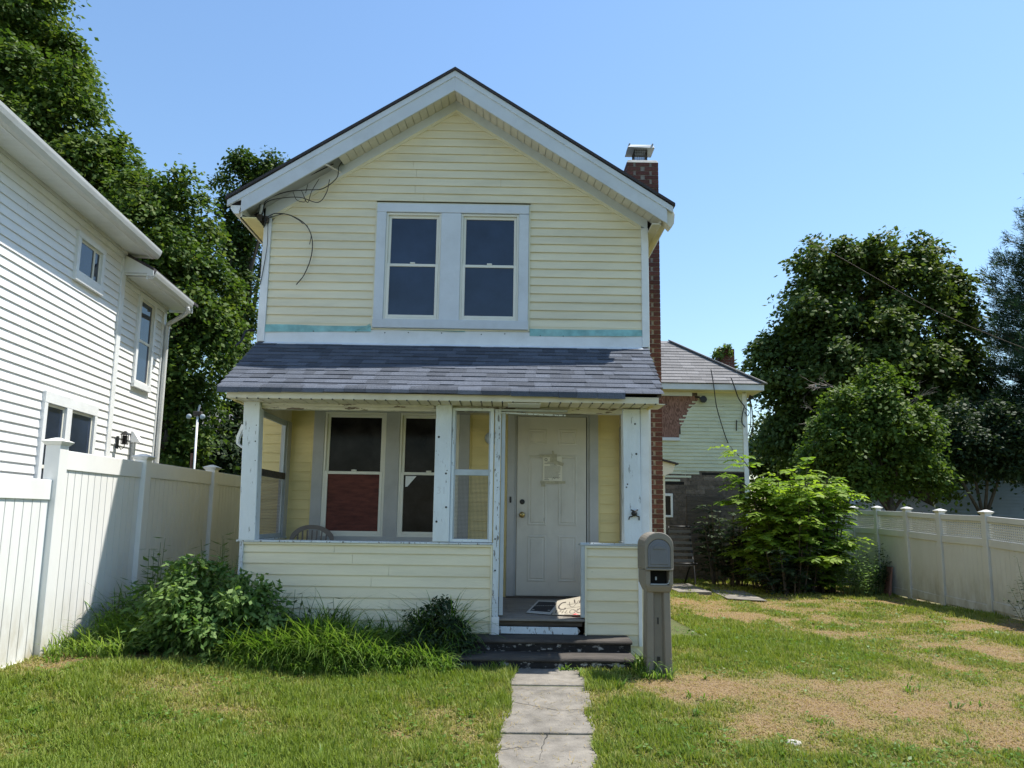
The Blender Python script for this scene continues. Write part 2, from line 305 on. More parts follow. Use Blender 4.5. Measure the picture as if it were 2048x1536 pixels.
def crown_arrays(blobs, leaf, dens, clump=0.33, per=46, tint_hi=0.5, up=0.75, inner=0.45):
    Cs, Ns, Ds, Ss, Ts = [], [], [], [], []
    for (cx, cy, cz, rx, ry, rz) in blobs:
        mr = (rx+ry+rz)/3; A3 = np.array([rx, ry, rz]); area = (rx*rz+rx*ry+ry*rz)*math.pi/1.5*1.3
        nc = max(6, int(area*dens)); nsub = max(5, int(9+4*mr))
        sd = unit(RNG.normal(size=(nsub, 3))+np.array([0, -.25, .15])); sr = RNG.uniform(.17, .42, nsub)
        sc = np.array([cx, cy, cz])+sd*A3*RNG.uniform(.62, 1.14, nsub)[:, None]
        k = RNG.integers(0, nsub, nc); d = unit(RNG.normal(size=(nc, 3))+np.array([0, 0, .35]))
        P = sc[k]+d*A3*(sr[k]*RNG.uniform(.55, 1.0, nc)**.5)[:, None]*np.array([1, 1, .8])
        fill = RNG.random(nc) < inner*.5; d2 = unit(RNG.normal(size=(nc, 3)))
        P = np.where(fill[:, None], np.array([cx, cy, cz])+d2*A3*RNG.uniform(.2, .85, nc)[:, None], P); d = unit(d+.6*sd[k])
        for p, dd in zip(P, d):
            m = int(per*RNG.uniform(0.5, 1.4)); sg = clump*RNG.uniform(0.5, 1.1)
            q = RNG.normal(size=(m, 3))*np.array([sg, sg, sg*0.5]); q[:, 2] -= 0.35*(q[:, 0]**2+q[:, 1]**2)/max(sg, .05)
            Cs.append(p+q); nn = dd*0.45+np.array([0, 0, up])+RNG.normal(size=(m, 3))*0.5; Ns.append(unit(nn))
            Ds.append(unit(dd+np.array([0, 0, -0.45])+RNG.normal(size=(m, 3))*0.6)); Ss.append(leaf*RNG.uniform(0.65, 1.3, m))
            Ts.append(np.clip(RNG.normal(RNG.uniform(0.25, tint_hi+0.2), 0.15, m), 0, 1))
    return np.concatenate(Cs), np.concatenate(Ns), np.concatenate(Ds), np.concatenate(Ss), np.concatenate(Ts)
def tree(name, label, base, blobs, leaf, dens, mat, trunk_r=0.25, clump=0.33, per=46, group=None, cat='tree', limbs=True, fork=0.35, up=0.75, inner=0.45, tint_hi=0.5):
    t = thing(name, label, cat, base, group)
    C, Nn, D, S, T = crown_arrays(blobs, leaf, dens, clump, per, tint_hi, up, inner)
    V, F, tt = leaves(C, Nn, D, S, T)
    put(bpy.data.objects.new('crown', np_mesh('crown', V, F, mat, tt)), t)
    top = Vector((sum(b[0] for b in blobs)/len(blobs), sum(b[1] for b in blobs)/len(blobs), max(b[2] for b in blobs)))
    b = Vector(base); k = b.lerp(top, fork); k.x = b.x*0.6+k.x*0.4
    mb = MB(); mb.tube([b-Vector((0, 0, .3)), b+Vector((0, 0, .4)), b.lerp(k, .5)+Vector((.1, 0, 0)), k], trunk_r*1.15, 9, trunk_r*0.75)
    part('trunk', mb, 'bark', t, smooth=True)
    if limbs:
        mb = MB()
        for (cx, cy, cz, rx, ry, rz) in blobs:
            e = Vector((cx, cy, cz)); s0 = b.lerp(k, random.uniform(.7, 1)); m1 = s0.lerp(e, .5)+Vector((random.uniform(-.3, .3), random.uniform(-.3, .3), .25))
            mb.tube([s0, m1, e], trunk_r*0.42, 6, trunk_r*0.12)
            for _ in range(5):
                a = random.uniform(0, 6.28); q = e+Vector((math.cos(a)*rx*.8, math.sin(a)*ry*.8, random.uniform(-.6, .7)*rz))
                mb.tube([e.lerp(m1, random.uniform(0, .5)), e.lerp(q, .5)+Vector((0, 0, .08)), q], trunk_r*0.13, 4, trunk_r*0.03)
        part('limb', mb, 'bark', t, smooth=True)
    return t
def wire(pts, n=10):
    """Catmull-Rom through the points"""
    P = [Vector(p) for p in pts]; P = [P[0]*2-P[1]]+P+[P[-1]*2-P[-2]]; out = []
    for i in range(1, len(P)-2):
        for k in range(n):
            t = k/n; a, b, c, d = P[i-1:i+3]
            out.append(0.5*((2*b)+(c-a)*t+(2*a-5*b+4*c-d)*t*t+(3*b-a-3*c+d)*t**3))
    return out+[P[-2]]
def text(name, s, size, loc, rot, mat, parent, ext=0.0008, align='CENTER', sx=1.0):
    c = bpy.data.curves.new(name, 'FONT'); c.body = s; c.size = size; c.extrude = ext; c.align_x = align; c.align_y = 'CENTER'
    tmp = bpy.data.objects.new(name, c); me = bpy.data.meshes.new_from_object(tmp); bpy.data.objects.remove(tmp); bpy.data.curves.remove(c)
    me.name = name; me.materials.clear(); me.materials.append(M[mat]); o = bpy.data.objects.new(name, me); put(o, parent)
    o.location = loc; o.rotation_euler = rot; o.scale = (sx, 1, 1); return o

# ------------------------------------------------------------------ ground
def sstep(a, b, x):
    t = np.clip((x-a)/(b-a), 0, 1); return t*t*(3-2*t)
def ground_z(X, Y):
    X = np.asarray(X, float); Y = np.asarray(Y, float)
    z = 0.085*sstep(4.2, 6.6, Y)*(1-sstep(1.8, 4.5, X)) + 0.11*sstep(-1.2, -3.9, X)*sstep(4.0, 6.4, Y)
    return z + 0.012*np.sin(X*1.7+1)*np.sin(Y*1.3) * (np.abs(X-0.4) > 0.7)
def gauss(X, Y, cx, cy, rx, ry, a=0.0):
    dx, dy = X-cx, Y-cy; c, s = math.cos(a), math.sin(a); u = (dx*c+dy*s)/rx; v = (-dx*s+dy*c)/ry
    return np.exp(-(u*u+v*v)**1.5)
def vnoise(X, Y, f, seed=0):
    r = np.random.default_rng(seed); tab = r.random((64, 64)); x, y = X*f+100, Y*f+100
    i, j = np.floor(x).astype(int), np.floor(y).astype(int); u, v = x-i, y-j; u = u*u*(3-2*u); v = v*v*(3-2*v)
    g = lambda a, b: tab[a % 64, b % 64]
    return (g(i, j)*(1-u)+g(i+1, j)*u)*(1-v)+(g(i, j+1)*(1-u)+g(i+1, j+1)*u)*v
def dry_map(X, Y):
    X = np.asarray(X, float); Y = np.asarray(Y, float)
    d = 0.08+0.14*sstep(-.2, 1.2, X)+0.26*sstep(1.6, 6.0, X)*sstep(5, 8.5, Y)
    d = d+0.80*gauss(X, Y, 2.75, 6.05, 1.75, 0.62, 0.05)+0.55*gauss(X, Y, 1.45, 6.05, 0.55, 0.45)
    d = d+0.55*gauss(X, Y, 2.2, 5.35, 1.1, 0.35, 0.2)+0.40*gauss(X, Y, 3.3, 5.0, .9, .4)
    for (x0, y0, x1, y1, wd, k) in ((3.3, 12.6, 4.6, 6.6, 0.42, .45), (4.2, 13.0, 5.6, 7.4, 0.38, .38), (1.9, 13.6, 3.2, 11.0, .5, .5), (5.4, 13, 7.2, 9.5, .5, .35)):
        t = np.clip(((X-x0)*(x1-x0)+(Y-y0)*(y1-y0))/((x1-x0)**2+(y1-y0)**2), 0, 1); dd = np.hypot(X-x0-t*(x1-x0), Y-y0-t*(y1-y0)); d = d+k*np.exp(-(dd/wd)**2)
    d = d+0.7*gauss(X, Y, -3.25, 6.55, 0.55, 0.30, .35)+0.6*gauss(X, Y, -2.4, 6.75, .45, .10)+.35*gauss(X, Y, -3.7, 6.0, .35, .3)
    d = d-0.45*gauss(X, Y, 2.6, 8.3, 1.9, 0.95, -.1)-0.40*gauss(X, Y, 1.7, 9.5, .8, 1.6)-0.2*gauss(X, Y, .95, 5.6, .35, .9)
    d = d+0.16*gauss(X, Y, -0.5, 5.35, .5, .5)-0.18*gauss(X, Y, -1.2, 6.25, 1.3, .4)
    return d+0.65*(vnoise(X, Y, 1.6, 1)-.5)+0.75*(vnoise(X, Y, 4.5, 2)-.5)+0.45*(vnoise(X, Y, 15, 3)-.5)
gx = np.concatenate([np.linspace(-300, -13, 12), np.linspace(-12, 14, 240), np.linspace(15, 300, 12)])
gy = np.concatenate([np.linspace(-300, -3, 10), np.linspace(-2, 24, 240), np.linspace(26, 600, 14)])
GX, GY = np.meshgrid(gx, gy); GZ = ground_z(GX, GY); V = np.stack([GX, GY, GZ], 2).reshape(-1, 3)
nx = len(gx); ii, jj = np.meshgrid(np.arange(nx-1), np.arange(len(gy)-1)); b = (jj*nx+ii).ravel()
F = np.stack([b, b+1, b+1+nx, b+nx], 1)
near = (np.abs(GX) < 14)*(GY > -3)*(GY < 25)
dv = np.where(near, dry_map(GX, GY), 0.3)
o = bpy.data.objects.new('ground', np_mesh('ground', V, F, 'soil', dv.ravel(), 'dry', True)); COL.objects.link(o); o['kind'] = 'structure'

# path of concrete slabs
path = bpy.data.objects.new('path', None); COL.objects.link(path); path['kind'] = 'structure'
def path_edge(y): k = (y-4.37)/(6.72-4.37); return -0.05+k*0.14, 0.575+k*0.17
for y0, y1, dz in ((1.0, 2.85, 0), (2.87, 3.86, .004), (3.88, 4.93, 0.0), (4.95, 5.90, 0.006), (5.925, 6.05, -.004), (6.07, 6.66, 0.003)):
    a, b2 = path_edge(y0), path_edge(y1); z0, z1 = float(ground_z(.4, y0))+.008+dz, float(ground_z(.4, y1))+.008+dz
    mb = MB().prism([(a[0], y0, z0-.1), (a[1], y0, z0-.1), (a[1], y0, z0), (a[0], y0, z0)], [(b2[0], y1, z1-.1), (b2[1], y1, z1-.1), (b2[1], y1, z1), (b2[0], y1, z1)])
    part('slab', mb, 'concrete', path, bevel=0.008)
def crack(pts, wd=.0022):
    mb = MB()
    for (xa, ya), (xb, yb) in zip(pts[:-1], pts[1:]):
        d = Vector((xb-xa, yb-ya, 0)).normalized(); nrm = Vector((-d.y, d.x, 0))*wd*random.uniform(.5, 1.4); za, zb = float(ground_z(.4, ya))+.0165, float(ground_z(.4, yb))+.0165
        mb.add([(xa-nrm.x, ya-nrm.y, za), (xb-nrm.x, yb-nrm.y, zb), (xb+nrm.x, yb+nrm.y, zb), (xa+nrm.x, ya+nrm.y, za)], [(0, 1, 2, 3)])
    part('crack', mb, 'void', path)
def jag(x0, y0, x1, y1, n, a): return [(x0+(x1-x0)*i/n+random.uniform(-a, a)*.5, y0+(y1-y0)*i/n+random.uniform(-a, a)) for i in range(n+1)]
crack(jag(.06, 6.22, .70, 6.16, 14, .012), .0016); crack(jag(.03, 5.62, .40, 5.40, 9, .015)); crack(jag(.40, 5.40, .66, 5.46, 7, .012), .0016); crack(jag(.30, 4.93, .22, 4.45, 10, .015), .0018); crack(jag(-.02, 4.62, .24, 4.70, 6, .012), .002)

# lawn blades
def lawn_blades():
    def sample(n, y0, y1, p, xlo, xhi):
        u = RNG.random(n); y = (y0**(1-p)+u*(y1**(1-p)-y0**(1-p)))**(1/(1-p)); x = xlo(y)+RNG.random(n)*(xhi(y)-xlo(y)); return x, y
    xa, ya = sample(400000, 3.5, 7.6, 1.7, lambda y: np.maximum(-.78*y-.2, -3.9), lambda y: .76*y+1.6)
    xb, yb = sample(200000, 7.0, 19, 1.35, lambda y: np.full_like(y, 1.4), lambda y: np.minimum(.74*y+1.6, 7.6))
    X = np.concatenate([xa, xb]); Y = np.concatenate([ya, yb])
    k = (Y-4.37)/2.35; l, r = -0.05+k*.14, .575+k*.17
    edge = 0.05*vnoise(X*0, Y, 6, 5)+.03
    ok = ~((X > l+edge-.02) & (X < r-edge+.02) & (Y < 6.7))
    ok &= ~((X > -2.6) & (X < 1.44) & (Y > 7.15)); ok &= ~((X > -.42) & (X < 1.2) & (Y > 6.6)); ok &= ~((X > -4) & (X < 1.44) & (Y > 7.3))
    ok &= ~((X > 1.4) & (X < 2.3) & (Y > 8.4) & (Y < 11)); ok &= ~((X < 2.7) & (Y > 12))
    d0 = dry_map(X, Y); bare = np.clip((d0-.85)*.9, 0, .35)
    ok &= RNG.random(len(X)) > bare
    X, Y, d0 = X[ok], Y[ok], d0[ok]; n = len(X)
    dry = np.clip(d0+RNG.normal(0, .20, n), 0, 1); lush = np.clip(1-d0*1.5, 0, 1)*(.55+.9*vnoise(X, Y, 3.2, 9)*vnoise(X, Y, 11, 4)*1.8)
    h = (.023+.042*lush)*RNG.uniform(.5, 1.35, n); far = np.clip(Y/7, 1, 2.6)
    h = h*(1+.15*(far-1)); wd = (.0032+.0016*RNG.random(n))*far*np.where(dry > .6, .8, 1.15)
    az = RNG.uniform(0, 6.283, n); lean = np.abs(RNG.normal(.55, .35, n))+np.where(dry > .55, .9, 0); lean = np.clip(lean, 0, 1.45)
    dx, dy = np.cos(az), np.sin(az); sx, sy = -dy, dx; Z = ground_z(X, Y)-.004
    B = np.stack([X, Y, Z], 1); S = np.stack([sx, sy, np.zeros(n)], 1)*wd[:, None]; Dh = np.stack([dx, dy, np.zeros(n)], 1)
    m = B+Dh*(h*.55*np.sin(lean*.55))[:, None]; m[:, 2] += h*.55*np.cos(lean*.55)
    t = m+Dh*(h*.5*np.sin(lean*1.15))[:, None]; t[:, 2] += h*.5*np.cos(np.minimum(lean*1.15, 1.6))
    V = np.stack([B-S, B+S, m+S*.8, m-S*.8, t], 1).reshape(-1, 3); b = np.arange(n)*5
    F = np.stack([np.stack([b, b+1, b+2], 1), np.stack([b, b+2, b+3], 1), np.stack([b+3, b+2, b+4], 1)], 1).reshape(-1, 3)
    me = np_mesh('lawn_grass', V, F, 'lawn', np.repeat(dry, 3))
    o = bpy.data.objects.new('lawn_grass', me); COL.objects.link(o); o['kind'] = 'stuff'; o['category'] = 'grass'
    o['label'] = 'short patchy lawn grass, green on the left and straw brown on the right'
lawn_blades()
def lawn_leaves(n):
    X = RNG.uniform(-3.8, 6.5, n); Y = 3.9+9.5*RNG.random(n)**2.2; d0 = dry_map(X, Y)
    cl = vnoise(X, Y, 2.6, 31)*vnoise(X, Y, 9, 32); ok = (np.abs(X) < .76*Y+.2) & (cl > .26) & (d0 < .62) & ~((X > -.1) & (X < .8) & (Y < 6.8)) & ~((X > -4) & (X < 1.45) & (Y > 6.3)) & ~((X > 1.4) & (X < 2.4) & (Y > 9.5))
    X, Y, d0 = X[ok], Y[ok], d0[ok]; m = len(X); C = np.stack([X, Y, ground_z(X, Y)+RNG.uniform(.012, .05, m)], 1)
    V, F, t = leaves(C, unit(RNG.normal(size=(m, 3))*.35+np.array([0, 0, 1])), unit(RNG.normal(size=(m, 3))*np.array([1, 1, .2])), RNG.uniform(.018, .042, m)*np.clip(Y/6.5, 1, 1.6), np.clip(.15+.4*RNG.random(m)+d0*.2, 0, 1), .6, .2)
    o = bpy.data.objects.new('lawn_clover', np_mesh('lawn_clover', V, F, 'tallgrass', t)); COL.objects.link(o); o['kind'] = 'stuff'; o['category'] = 'clover'; o['label'] = 'small broad clover leaves spread through the green lawn'
lawn_leaves(60000)
def litter(n):
    X = RNG.uniform(-3.8, 6.5, n); Y = 3.9+9*RNG.random(n)**1.8; d0 = dry_map(X, Y); ok = (RNG.random(n) < np.clip(d0*1.1, .08, 1)) & (np.abs(X) < .76*Y+.2) & ~((X > -4) & (X < 1.45) & (Y > 6.55)); X, Y = X[ok], Y[ok]; m = len(X)
    az = RNG.uniform(0, 6.283, m); L2 = RNG.uniform(.02, .07, m); w2 = RNG.uniform(.0012, .0026, m)*np.clip(Y/6, 1, 2); dx, dy = np.cos(az), np.sin(az); Z = ground_z(X, Y)+RNG.uniform(.012, .03, m)
    a = np.stack([X-dy*w2, Y+dx*w2, Z], 1); b = np.stack([X+dy*w2, Y-dx*w2, Z], 1); t = np.stack([X+dx*L2, Y+dy*L2, Z+RNG.uniform(-.01, .02, m)], 1)
    V = np.stack([a, b, t], 1).reshape(-1, 3); o = bpy.data.objects.new('dry_straw', np_mesh('dry_straw', V, np.arange(m*3).reshape(-1, 3), 'lawn', RNG.uniform(.7, 1, m))); COL.objects.link(o); o['kind'] = 'stuff'; o['category'] = 'straw'; o['label'] = 'dead straw and clippings lying over the dry parts of lawn'
litter(90000)

# ------------------------------------------------------------------ the yellow house
D = 8.43; PF = 7.20
house = thing('yellow_house', 'run-down narrow cream yellow house with gabled front and screened porch', 'house', (-0.6, D, 0))
AX, SL = -0.67, 0.645                                   # gable axis, roof slope
def gz(x, top): return top-SL*abs(x-AX)
part('wall', MB().poly_y([(-2.95, 0), (1.68, 0), (1.68, gz(1.68, 6.5)), (AX, 6.5), (-2.95, gz(-2.95, 6.5))], D+.075, 15.0), 'siding_in', house)  # unseen side walls get the stronger yellow to add bounce onto the fence
# front siding above the porch
FX = frame_xf((0, D, 0), (1, 0, 0), (0, -1, 0))
TOPS = 6.40
def front_spans(a, b):
    def lim(z):
        hw = (TOPS-z)/SL; return max(-2.868, AX-hw), min(1.612, AX+hw)
    l0, r0 = lim(a); l1, r1 = lim(min(b, TOPS-.005))
    if r0-l0 < .05: return []
    if a > 5.17 or b < 3.6: return [(l0, r0, l1, r1)]
    return [(l0, -1.615, l1, -1.615), (0.268, r0, 0.268, r1)]
siding_rows(house, FX, 3.66, TOPS, 0.1035, front_spans, 'siding', t=.019)
for x0, x1 in ((-2.96, -2.87), (1.612, 1.695)):
    part('corner_board', MB().box(x0, x1, D-.035, D+.01, 3.43, gz(x0 if x0 < 0 else x1, 6.44)), 'white', house, .004)
    part('corner_board', MB().box((x0 if x0 < 0 else x1)-.012, (x0 if x0 < 0 else x1)+.012, D+.012, D+.09, 0, gz(x0 if x0 < 0 else x1, 6.44)), 'white', house, .003)
# cream J trim along the rakes and round the upper window
part('rake_trim', MB().poly_y([(AX, 6.42), (AX, 6.375), (-2.868, gz(-2.868, 6.375)), (-2.868, gz(-2.868, 6.42))], D-.024, D), 'siding_trim', house)
part('rake_trim', MB().poly_y([(AX, 6.42), (1.612, gz(1.612, 6.42)), (1.612, gz(1.612, 6.375)), (AX, 6.375)], D-.024, D), 'siding_trim', house)
part('frieze_board', MB().poly_y([(AX, 6.60), (AX, 6.415), (-2.95, gz(-2.95, 6.415)), (-2.95, gz(-2.95, 6.60))], D-.03, D), 'trim', house, .003)
part('frieze_board', MB().poly_y([(AX, 6.60), (1.69, gz(1.69, 6.60)), (1.69, gz(1.69, 6.415)), (AX, 6.415)], D-.03, D), 'trim', house, .003)
# rake overhang: fascia, soffit panels, roof
RK = 8.08
for sgn, xe in ((-1, -3.13), (1, 1.86)):
    xs = -3.29 if sgn < 0 else 1.93
    part('rake_board', MB().poly_y([(AX, 6.655), (AX, 6.475), (xe, gz(xe, 6.475)), (xe-.06*(sgn < 0)*-1*0, gz(xe, 6.475)+.16), (xs-sgn*.09, gz(xs-sgn*.09, 6.655))], RK, RK+.022), 'trim', house, .003)
    part('drip_edge', MB().poly_y([(AX, 6.725), (AX, 6.650), (xs, gz(xs, 6.650)), (xs, gz(xs, 6.725))], RK-.012, RK+.02), 'trim', house, .002)
    part('roof', MB().poly_y([(AX, 6.762), (AX, 6.728), (xs-.02*-sgn, gz(xs, 6.728)), (xs-.02*-sgn, gz(xs, 6.762))], RK-.03, 15.3), 'shingle_edge', house)
    x = AX+sgn*.002; L = 1.36 if sgn < 0 else 2.42; k = 0
    while abs(x-AX) < L:
        x2 = x+sgn*.079
        zt = 6.480+random.uniform(-.002, .002)
        part('soffit_panel', MB().prism([(x, RK+.022, gz(x, zt)), (x2, RK+.022, gz(x2, zt)), (x2, RK+.022, gz(x2, zt)+.012), (x, RK+.022, gz(x, zt)+.012)],
             [(x, D-.028, gz(x, zt+.05)), (x2, D-.028, gz(x2, zt+.05)), (x2, D-.028, gz(x2, zt+.05)+.012), (x, D-.028, gz(x, zt+.05)+.012)]), 'soffit', house)
        x = x2+sgn*.006
    part('soffit_backing', MB().poly_y([(AX, 6.60), (AX, 6.56), (xe, gz(xe, 6.56)), (xe, gz(xe, 6.60))], RK+.024, D-.031), 'trim_grey', house)
# loose soffit panel at the break
part('soffit_panel', MB().beam((-2.17, RK+.0, gz(-2.17, 6.47)), (-2.10, D-.03, gz(-2.1, 6.50)), .10, .01, (0.4, 0, 1)), 'soffit', house, label='loose soffit panel hanging at the broken end')
# eave soffit and gutters along both sides
def gutter(x, sgn, z, y0, y1, droop=0):
    pr = [(0, 0), (sgn*.02, -.10), (sgn*.075, -.10), (sgn*.115, -.045), (sgn*.12, 0), (sgn*.105, 0), (sgn*.07, -.085), (sgn*.025, -.085), (sgn*.012, 0)]
    g = part('gutter', MB().prism([(x+a, y0, z+b) for a, b in pr], [(x+a, y1, z+b-droop) for a, b in pr]), 'soffit', house, smooth=False)
    part('end_cap', MB().prism([(x+a, y0-.004, z+b) for a, b in pr[:5]], [(x+a, y0, z+b) for a, b in pr[:5]]), 'white', g)
gutter(-3.14, -1, 4.985, RK+.03, 15.0); gutter(1.80, 1, 4.985, RK+.05, 15.0, .10)
part('eave_soffit', MB().box(-3.14, -2.955, RK+.03, 15, 4.83, 4.845), 'siding_in', house); part('eave_soffit', MB().box(1.69, 1.80, RK+.05, 15, 4.85, 4.865), 'soffit', house)
part('eave_fascia', MB().box(-3.14, -3.12, RK+.03, 15, 4.83, 5.03), 'soffit', house); part('eave_fascia', MB().box(1.785, 1.80, RK+.05, 15, 4.84, 5.03), 'soffit', house)
# bent aluminium wrap at the right eave end
part('fascia_wrap', MB().poly_y([(1.70, 5.10), (1.93, 5.03), (1.955, 4.97), (1.945, 4.86), (1.90, 4.80), (1.865, 4.84), (1.83, 4.87)], RK+.024, RK+.16), 'soffit', house, .006, label='crumpled metal wrap at the right eave corner')
# flashing band and torn house wrap under the siding
part('flashing', MB().poly_x([(D-.022, 3.43), (D-.018, 3.595), (D, 3.595), (D, 3.40), (D-.09, 3.385), (D-.09, 3.395), (D-.026, 3.425)], -2.87, 1.612), 'white', house, .002)
for k in range(12): part('nail', MB().lathe((-2.6+k*.37+random.uniform(-.08, .08), D-.021, 3.56+random.uniform(-.01, .01)), [(.007, 0), (.007, .004)], 6, 'y'), 'black', house)
def wrap_strip(x0, x1, zt, zb0, zb1, ph):
    n = 26; vs = []; fs = []
    for i in range(n+1):
        k = i/n; x = x0+(x1-x0)*k; zb = zb0+(zb1-zb0)*k+.0015*math.sin(k*11+ph)
        for j in range(4):
            q = j/3; vs.append((x, D-.012-.016*q*(1+.35*math.sin(k*6+ph+q*2)), zt+(zb-zt)*q))
    for i in range(n):
        for j in range(3): fs.append((i*4+j, i*4+4+j, i*4+5+j, i*4+1+j))
    return MB().add(vs, fs)
part('house_wrap', wrap_strip(-2.87, -1.615, 3.665, 3.545, 3.570, 0), 'wrap', house, smooth=True)
part('house_wrap', wrap_strip(0.27, 1.61, 3.665, 3.545, 3.565, 2), 'wrap', house, smooth=True)
part('house_wrap', wrap_strip(-1.60, -0.5, 3.61, 3.60, 3.585, 1), 'wrap', house, smooth=True)
part('wrap_fold', MB().add([(-1.72, D-.035, 3.61), (-1.62, D-.04, 3.665), (-1.66, D-.03, 3.60), (-1.8, D-.03, 3.585)], [(0, 1, 2), (0, 2, 3)]), 'wrap', house)
part('starter_strip', MB().box(-2.87, -1.615, D-.016, D-.001, 3.636, 3.663), 'siding', house); part('starter_strip', MB().box(.27, 1.61, D-.016, D-.001, 3.636, 3.663), 'siding', house)

# windows
def sash(parent, x0, x1, z0, z1, y, fw, mat, pane, fb=None):
    fb = fb or fw
    mb = MB(); mb.box(x0, x0+fw, y-.03, y, z0, z1).box(x1-fw, x1, y-.03, y, z0, z1).box(x0+fw, x1-fw, y-.03, y, z0, z0+fb).box(x0+fw, x1-fw, y-.03, y, z1-fw, z1)
    part('sash', mb, mat, parent, .004)
    part('pane', MB().box(x0+fw, x1-fw, y-.016, y-.010, z0+fb, z1-fw), pane, parent)
def double_hung(x0, x1, z0, z1, y, mat, pane_top, pane_bot, fw=.034):
    mb = MB(); f = .026
    mb.box(x0, x0+f, y-.012, y+.05, z0, z1).box(x1-f, x1, y-.012, y+.05, z0, z1).box(x0+f, x1-f, y-.012, y+.05, z1-f, z1).box(x0+f, x1-f, y-.02, y+.05, z0, z0+f)
    wd = part('window', mb, mat, house, .004); zm = (z0+z1)/2
    sash(wd, x0+f, x1-f, zm-.02, z1-f, y+.044, fw, mat, pane_top)
    sash(wd, x0+f, x1-f, z0+f, zm+.025, y+.014, fw, mat, pane_bot)
    part('sash_lock', MB().box((x0+x1)/2-.03, (x0+x1)/2+.03, y-.02, y+.012, zm+.026, zm+.045), mat, wd, .006)
    part('window_backing', MB().box(x0, x1, y+.051, y+.06, z0, z1), 'void', wd)
    return wd
UY = D-.03
for a in (('window_trim', -1.595, -1.482, 3.72, 5.06), ('window_trim', .128, .245, 3.72, 5.055), ('window_trim', -.815, -.575, 3.72, 5.055)):
    part(a[0], MB().box(a[1], a[2], D-.05, D, a[3], a[4]), 'trim', house, .004)
part('window_trim', MB().box(-1.595, .245, D-.052, D, 5.06, 5.165), 'trim', house, .004)
part('window_sill', MB().box(-1.60, .25, D-.062, D, 3.615, 3.72), 'trim', house, .006)
for x0, x1 in ((-1.482, -.815), (-.575, .128)):
    double_hung(x0, x1, 3.72, 5.055, D-.02, 'ivory', 'glass', 'glass')
mb = MB().box(-1.615, -1.597, D-.03, D, 3.6, 5.185).box(.247, .267, D-.03, D, 3.6, 5.185).box(-1.597, .247, D-.03, D, 5.167, 5.187).box(-1.597, .247, D-.03, D, 3.596, 3.613)
part('siding_channel', mb, 'siding_trim', house, .003)

# ---- porch shell
def zroof(y): return 2.615+(y-6.88)*(3.425-2.615)/(D-.01-6.88)
part('porch_roof_deck', MB().poly_x([(6.90, 2.575), (6.90, 2.60), (D-.005, 3.405), (D-.005, 3.36)], -2.70, 1.46), 'soffit', house)
for x0, x1 in ((-2.66, -2.63), (1.41, 1.44)):
    part('porch_cheek', MB().poly_x([(7.0, 2.50), (7.0, 2.62), (D-.005, 3.36), (D-.005, 2.50)], x0, x1), 'siding_in', house)
part('porch_ceiling', MB().box(-2.62, 1.40, PF+.08, D-.02, 2.655, 2.675), 'soffit', house)
# shingles, tab by tab
roof = part('porch_roof', MB().poly_x([(6.885, 2.600), (6.885, 2.612), (D-.01, 3.423), (D-.01, 3.41)], -2.75, 1.50), 'shingle_edge', house)
ang = math.atan2(3.425-2.615, D-.01-6.88); SLn = math.hypot(3.425-2.615, D-.01-6.88); rows = 12; ex = SLn/rows
def tab_mesh(wd, i):
    mb = MB(); t = .0075+.0045*(i % 2)
    mb.prism([(0, -.004, 0.001), (wd, -.004, 0.001), (wd, -.004, t), (0, -.004, t)], [(0, ex*1.12, -.0005), (wd, ex*1.12, -.0005), (wd, ex*1.12, .001), (0, ex*1.12, .001)])
    return mb.mesh('shingle', 'shingle')
TABS = [(wd, tab_mesh(wd, i)) for i, wd in enumerate((.11, .14, .17, .19, .22, .25, .15, .21))]
for r in range(rows):
    s0 = r*ex; k0 = r/rows; xl = -2.775-(.185)*k0; xr = 1.53+.16*k0; x = xl
    while x < xr-.02:
        wd, me = random.choice(TABS); sc = 1.0
        if x+wd > xr: sc = (xr-x)/wd
        y = 6.88+s0*math.cos(ang); z = 2.6165+s0*math.sin(ang)
        shared('shingle', me, roof, (x, y, z+random.uniform(0, .0012)), (ang, 0, 0), (sc*.995, 1, 1)); x += wd
# drooping starter course that bends over the edge
x = -2.76
while x < 1.50:
    wd = min(random.uniform(.17, .30), 1.52-x); dr = .060+.014*math.sin(x*1.3)+random.uniform(-.003, .003)
    if x > 1.0: dr = .018
    z0 = 2.622
    mb = MB().poly_x([(6.945, z0+.038), (6.875, z0+.008), (6.850, z0-.012), (6.843, z0-dr), (6.848, z0-dr), (6.856, z0-.016), (6.88, z0-.002), (6.945, z0+.030)], x, x+wd-.003)
    part('shingle', mb, 'shingle', roof); x += wd
part('eave_fascia', MB().box(-2.685, 1.475, 6.895, 6.92, 2.512, 2.575), 'soffit', house, .003)
part('eave_board', MB().box(-2.72, 1.50, 6.90, 6.93, 2.577, 2.612), 'darkwood', house)
x = -2.68
while x < 1.46:                                         # vented soffit, panel by panel
    if 0.06 < x < 0.28: x += .085; continue
    part('soffit_panel', MB().prism([(x, 6.92, 2.510), (x+.09, 6.92, 2.510), (x+.09, 6.92, 2.518), (x, 6.92, 2.518)], [(x, PF+.05, 2.512), (x+.09, PF+.05, 2.512), (x+.09, PF+.05, 2.52), (x, PF+.05, 2.52)]), 'soffit', house)
    part('soffit_notch', MB().box(x+.09, x+.101, 6.888, 6.905, 2.505, 2.515), 'black', house); x += .102
part('header_beam', MB().box(-2.60, 1.36, PF+.02, PF+.10, 2.455, 2.66), 'peel_h', house, .004)
part('header_strip', MB().box(-2.44, -.72, PF-.012, PF+.02, 2.485, 2.512), 'peel_h', house, .003)
part('header_strip', MB().box(-.10, .62, PF-.03, PF+.01, 2.462, 2.482), 'alu', house, .003, label='bent metal strip hanging over the doorway')
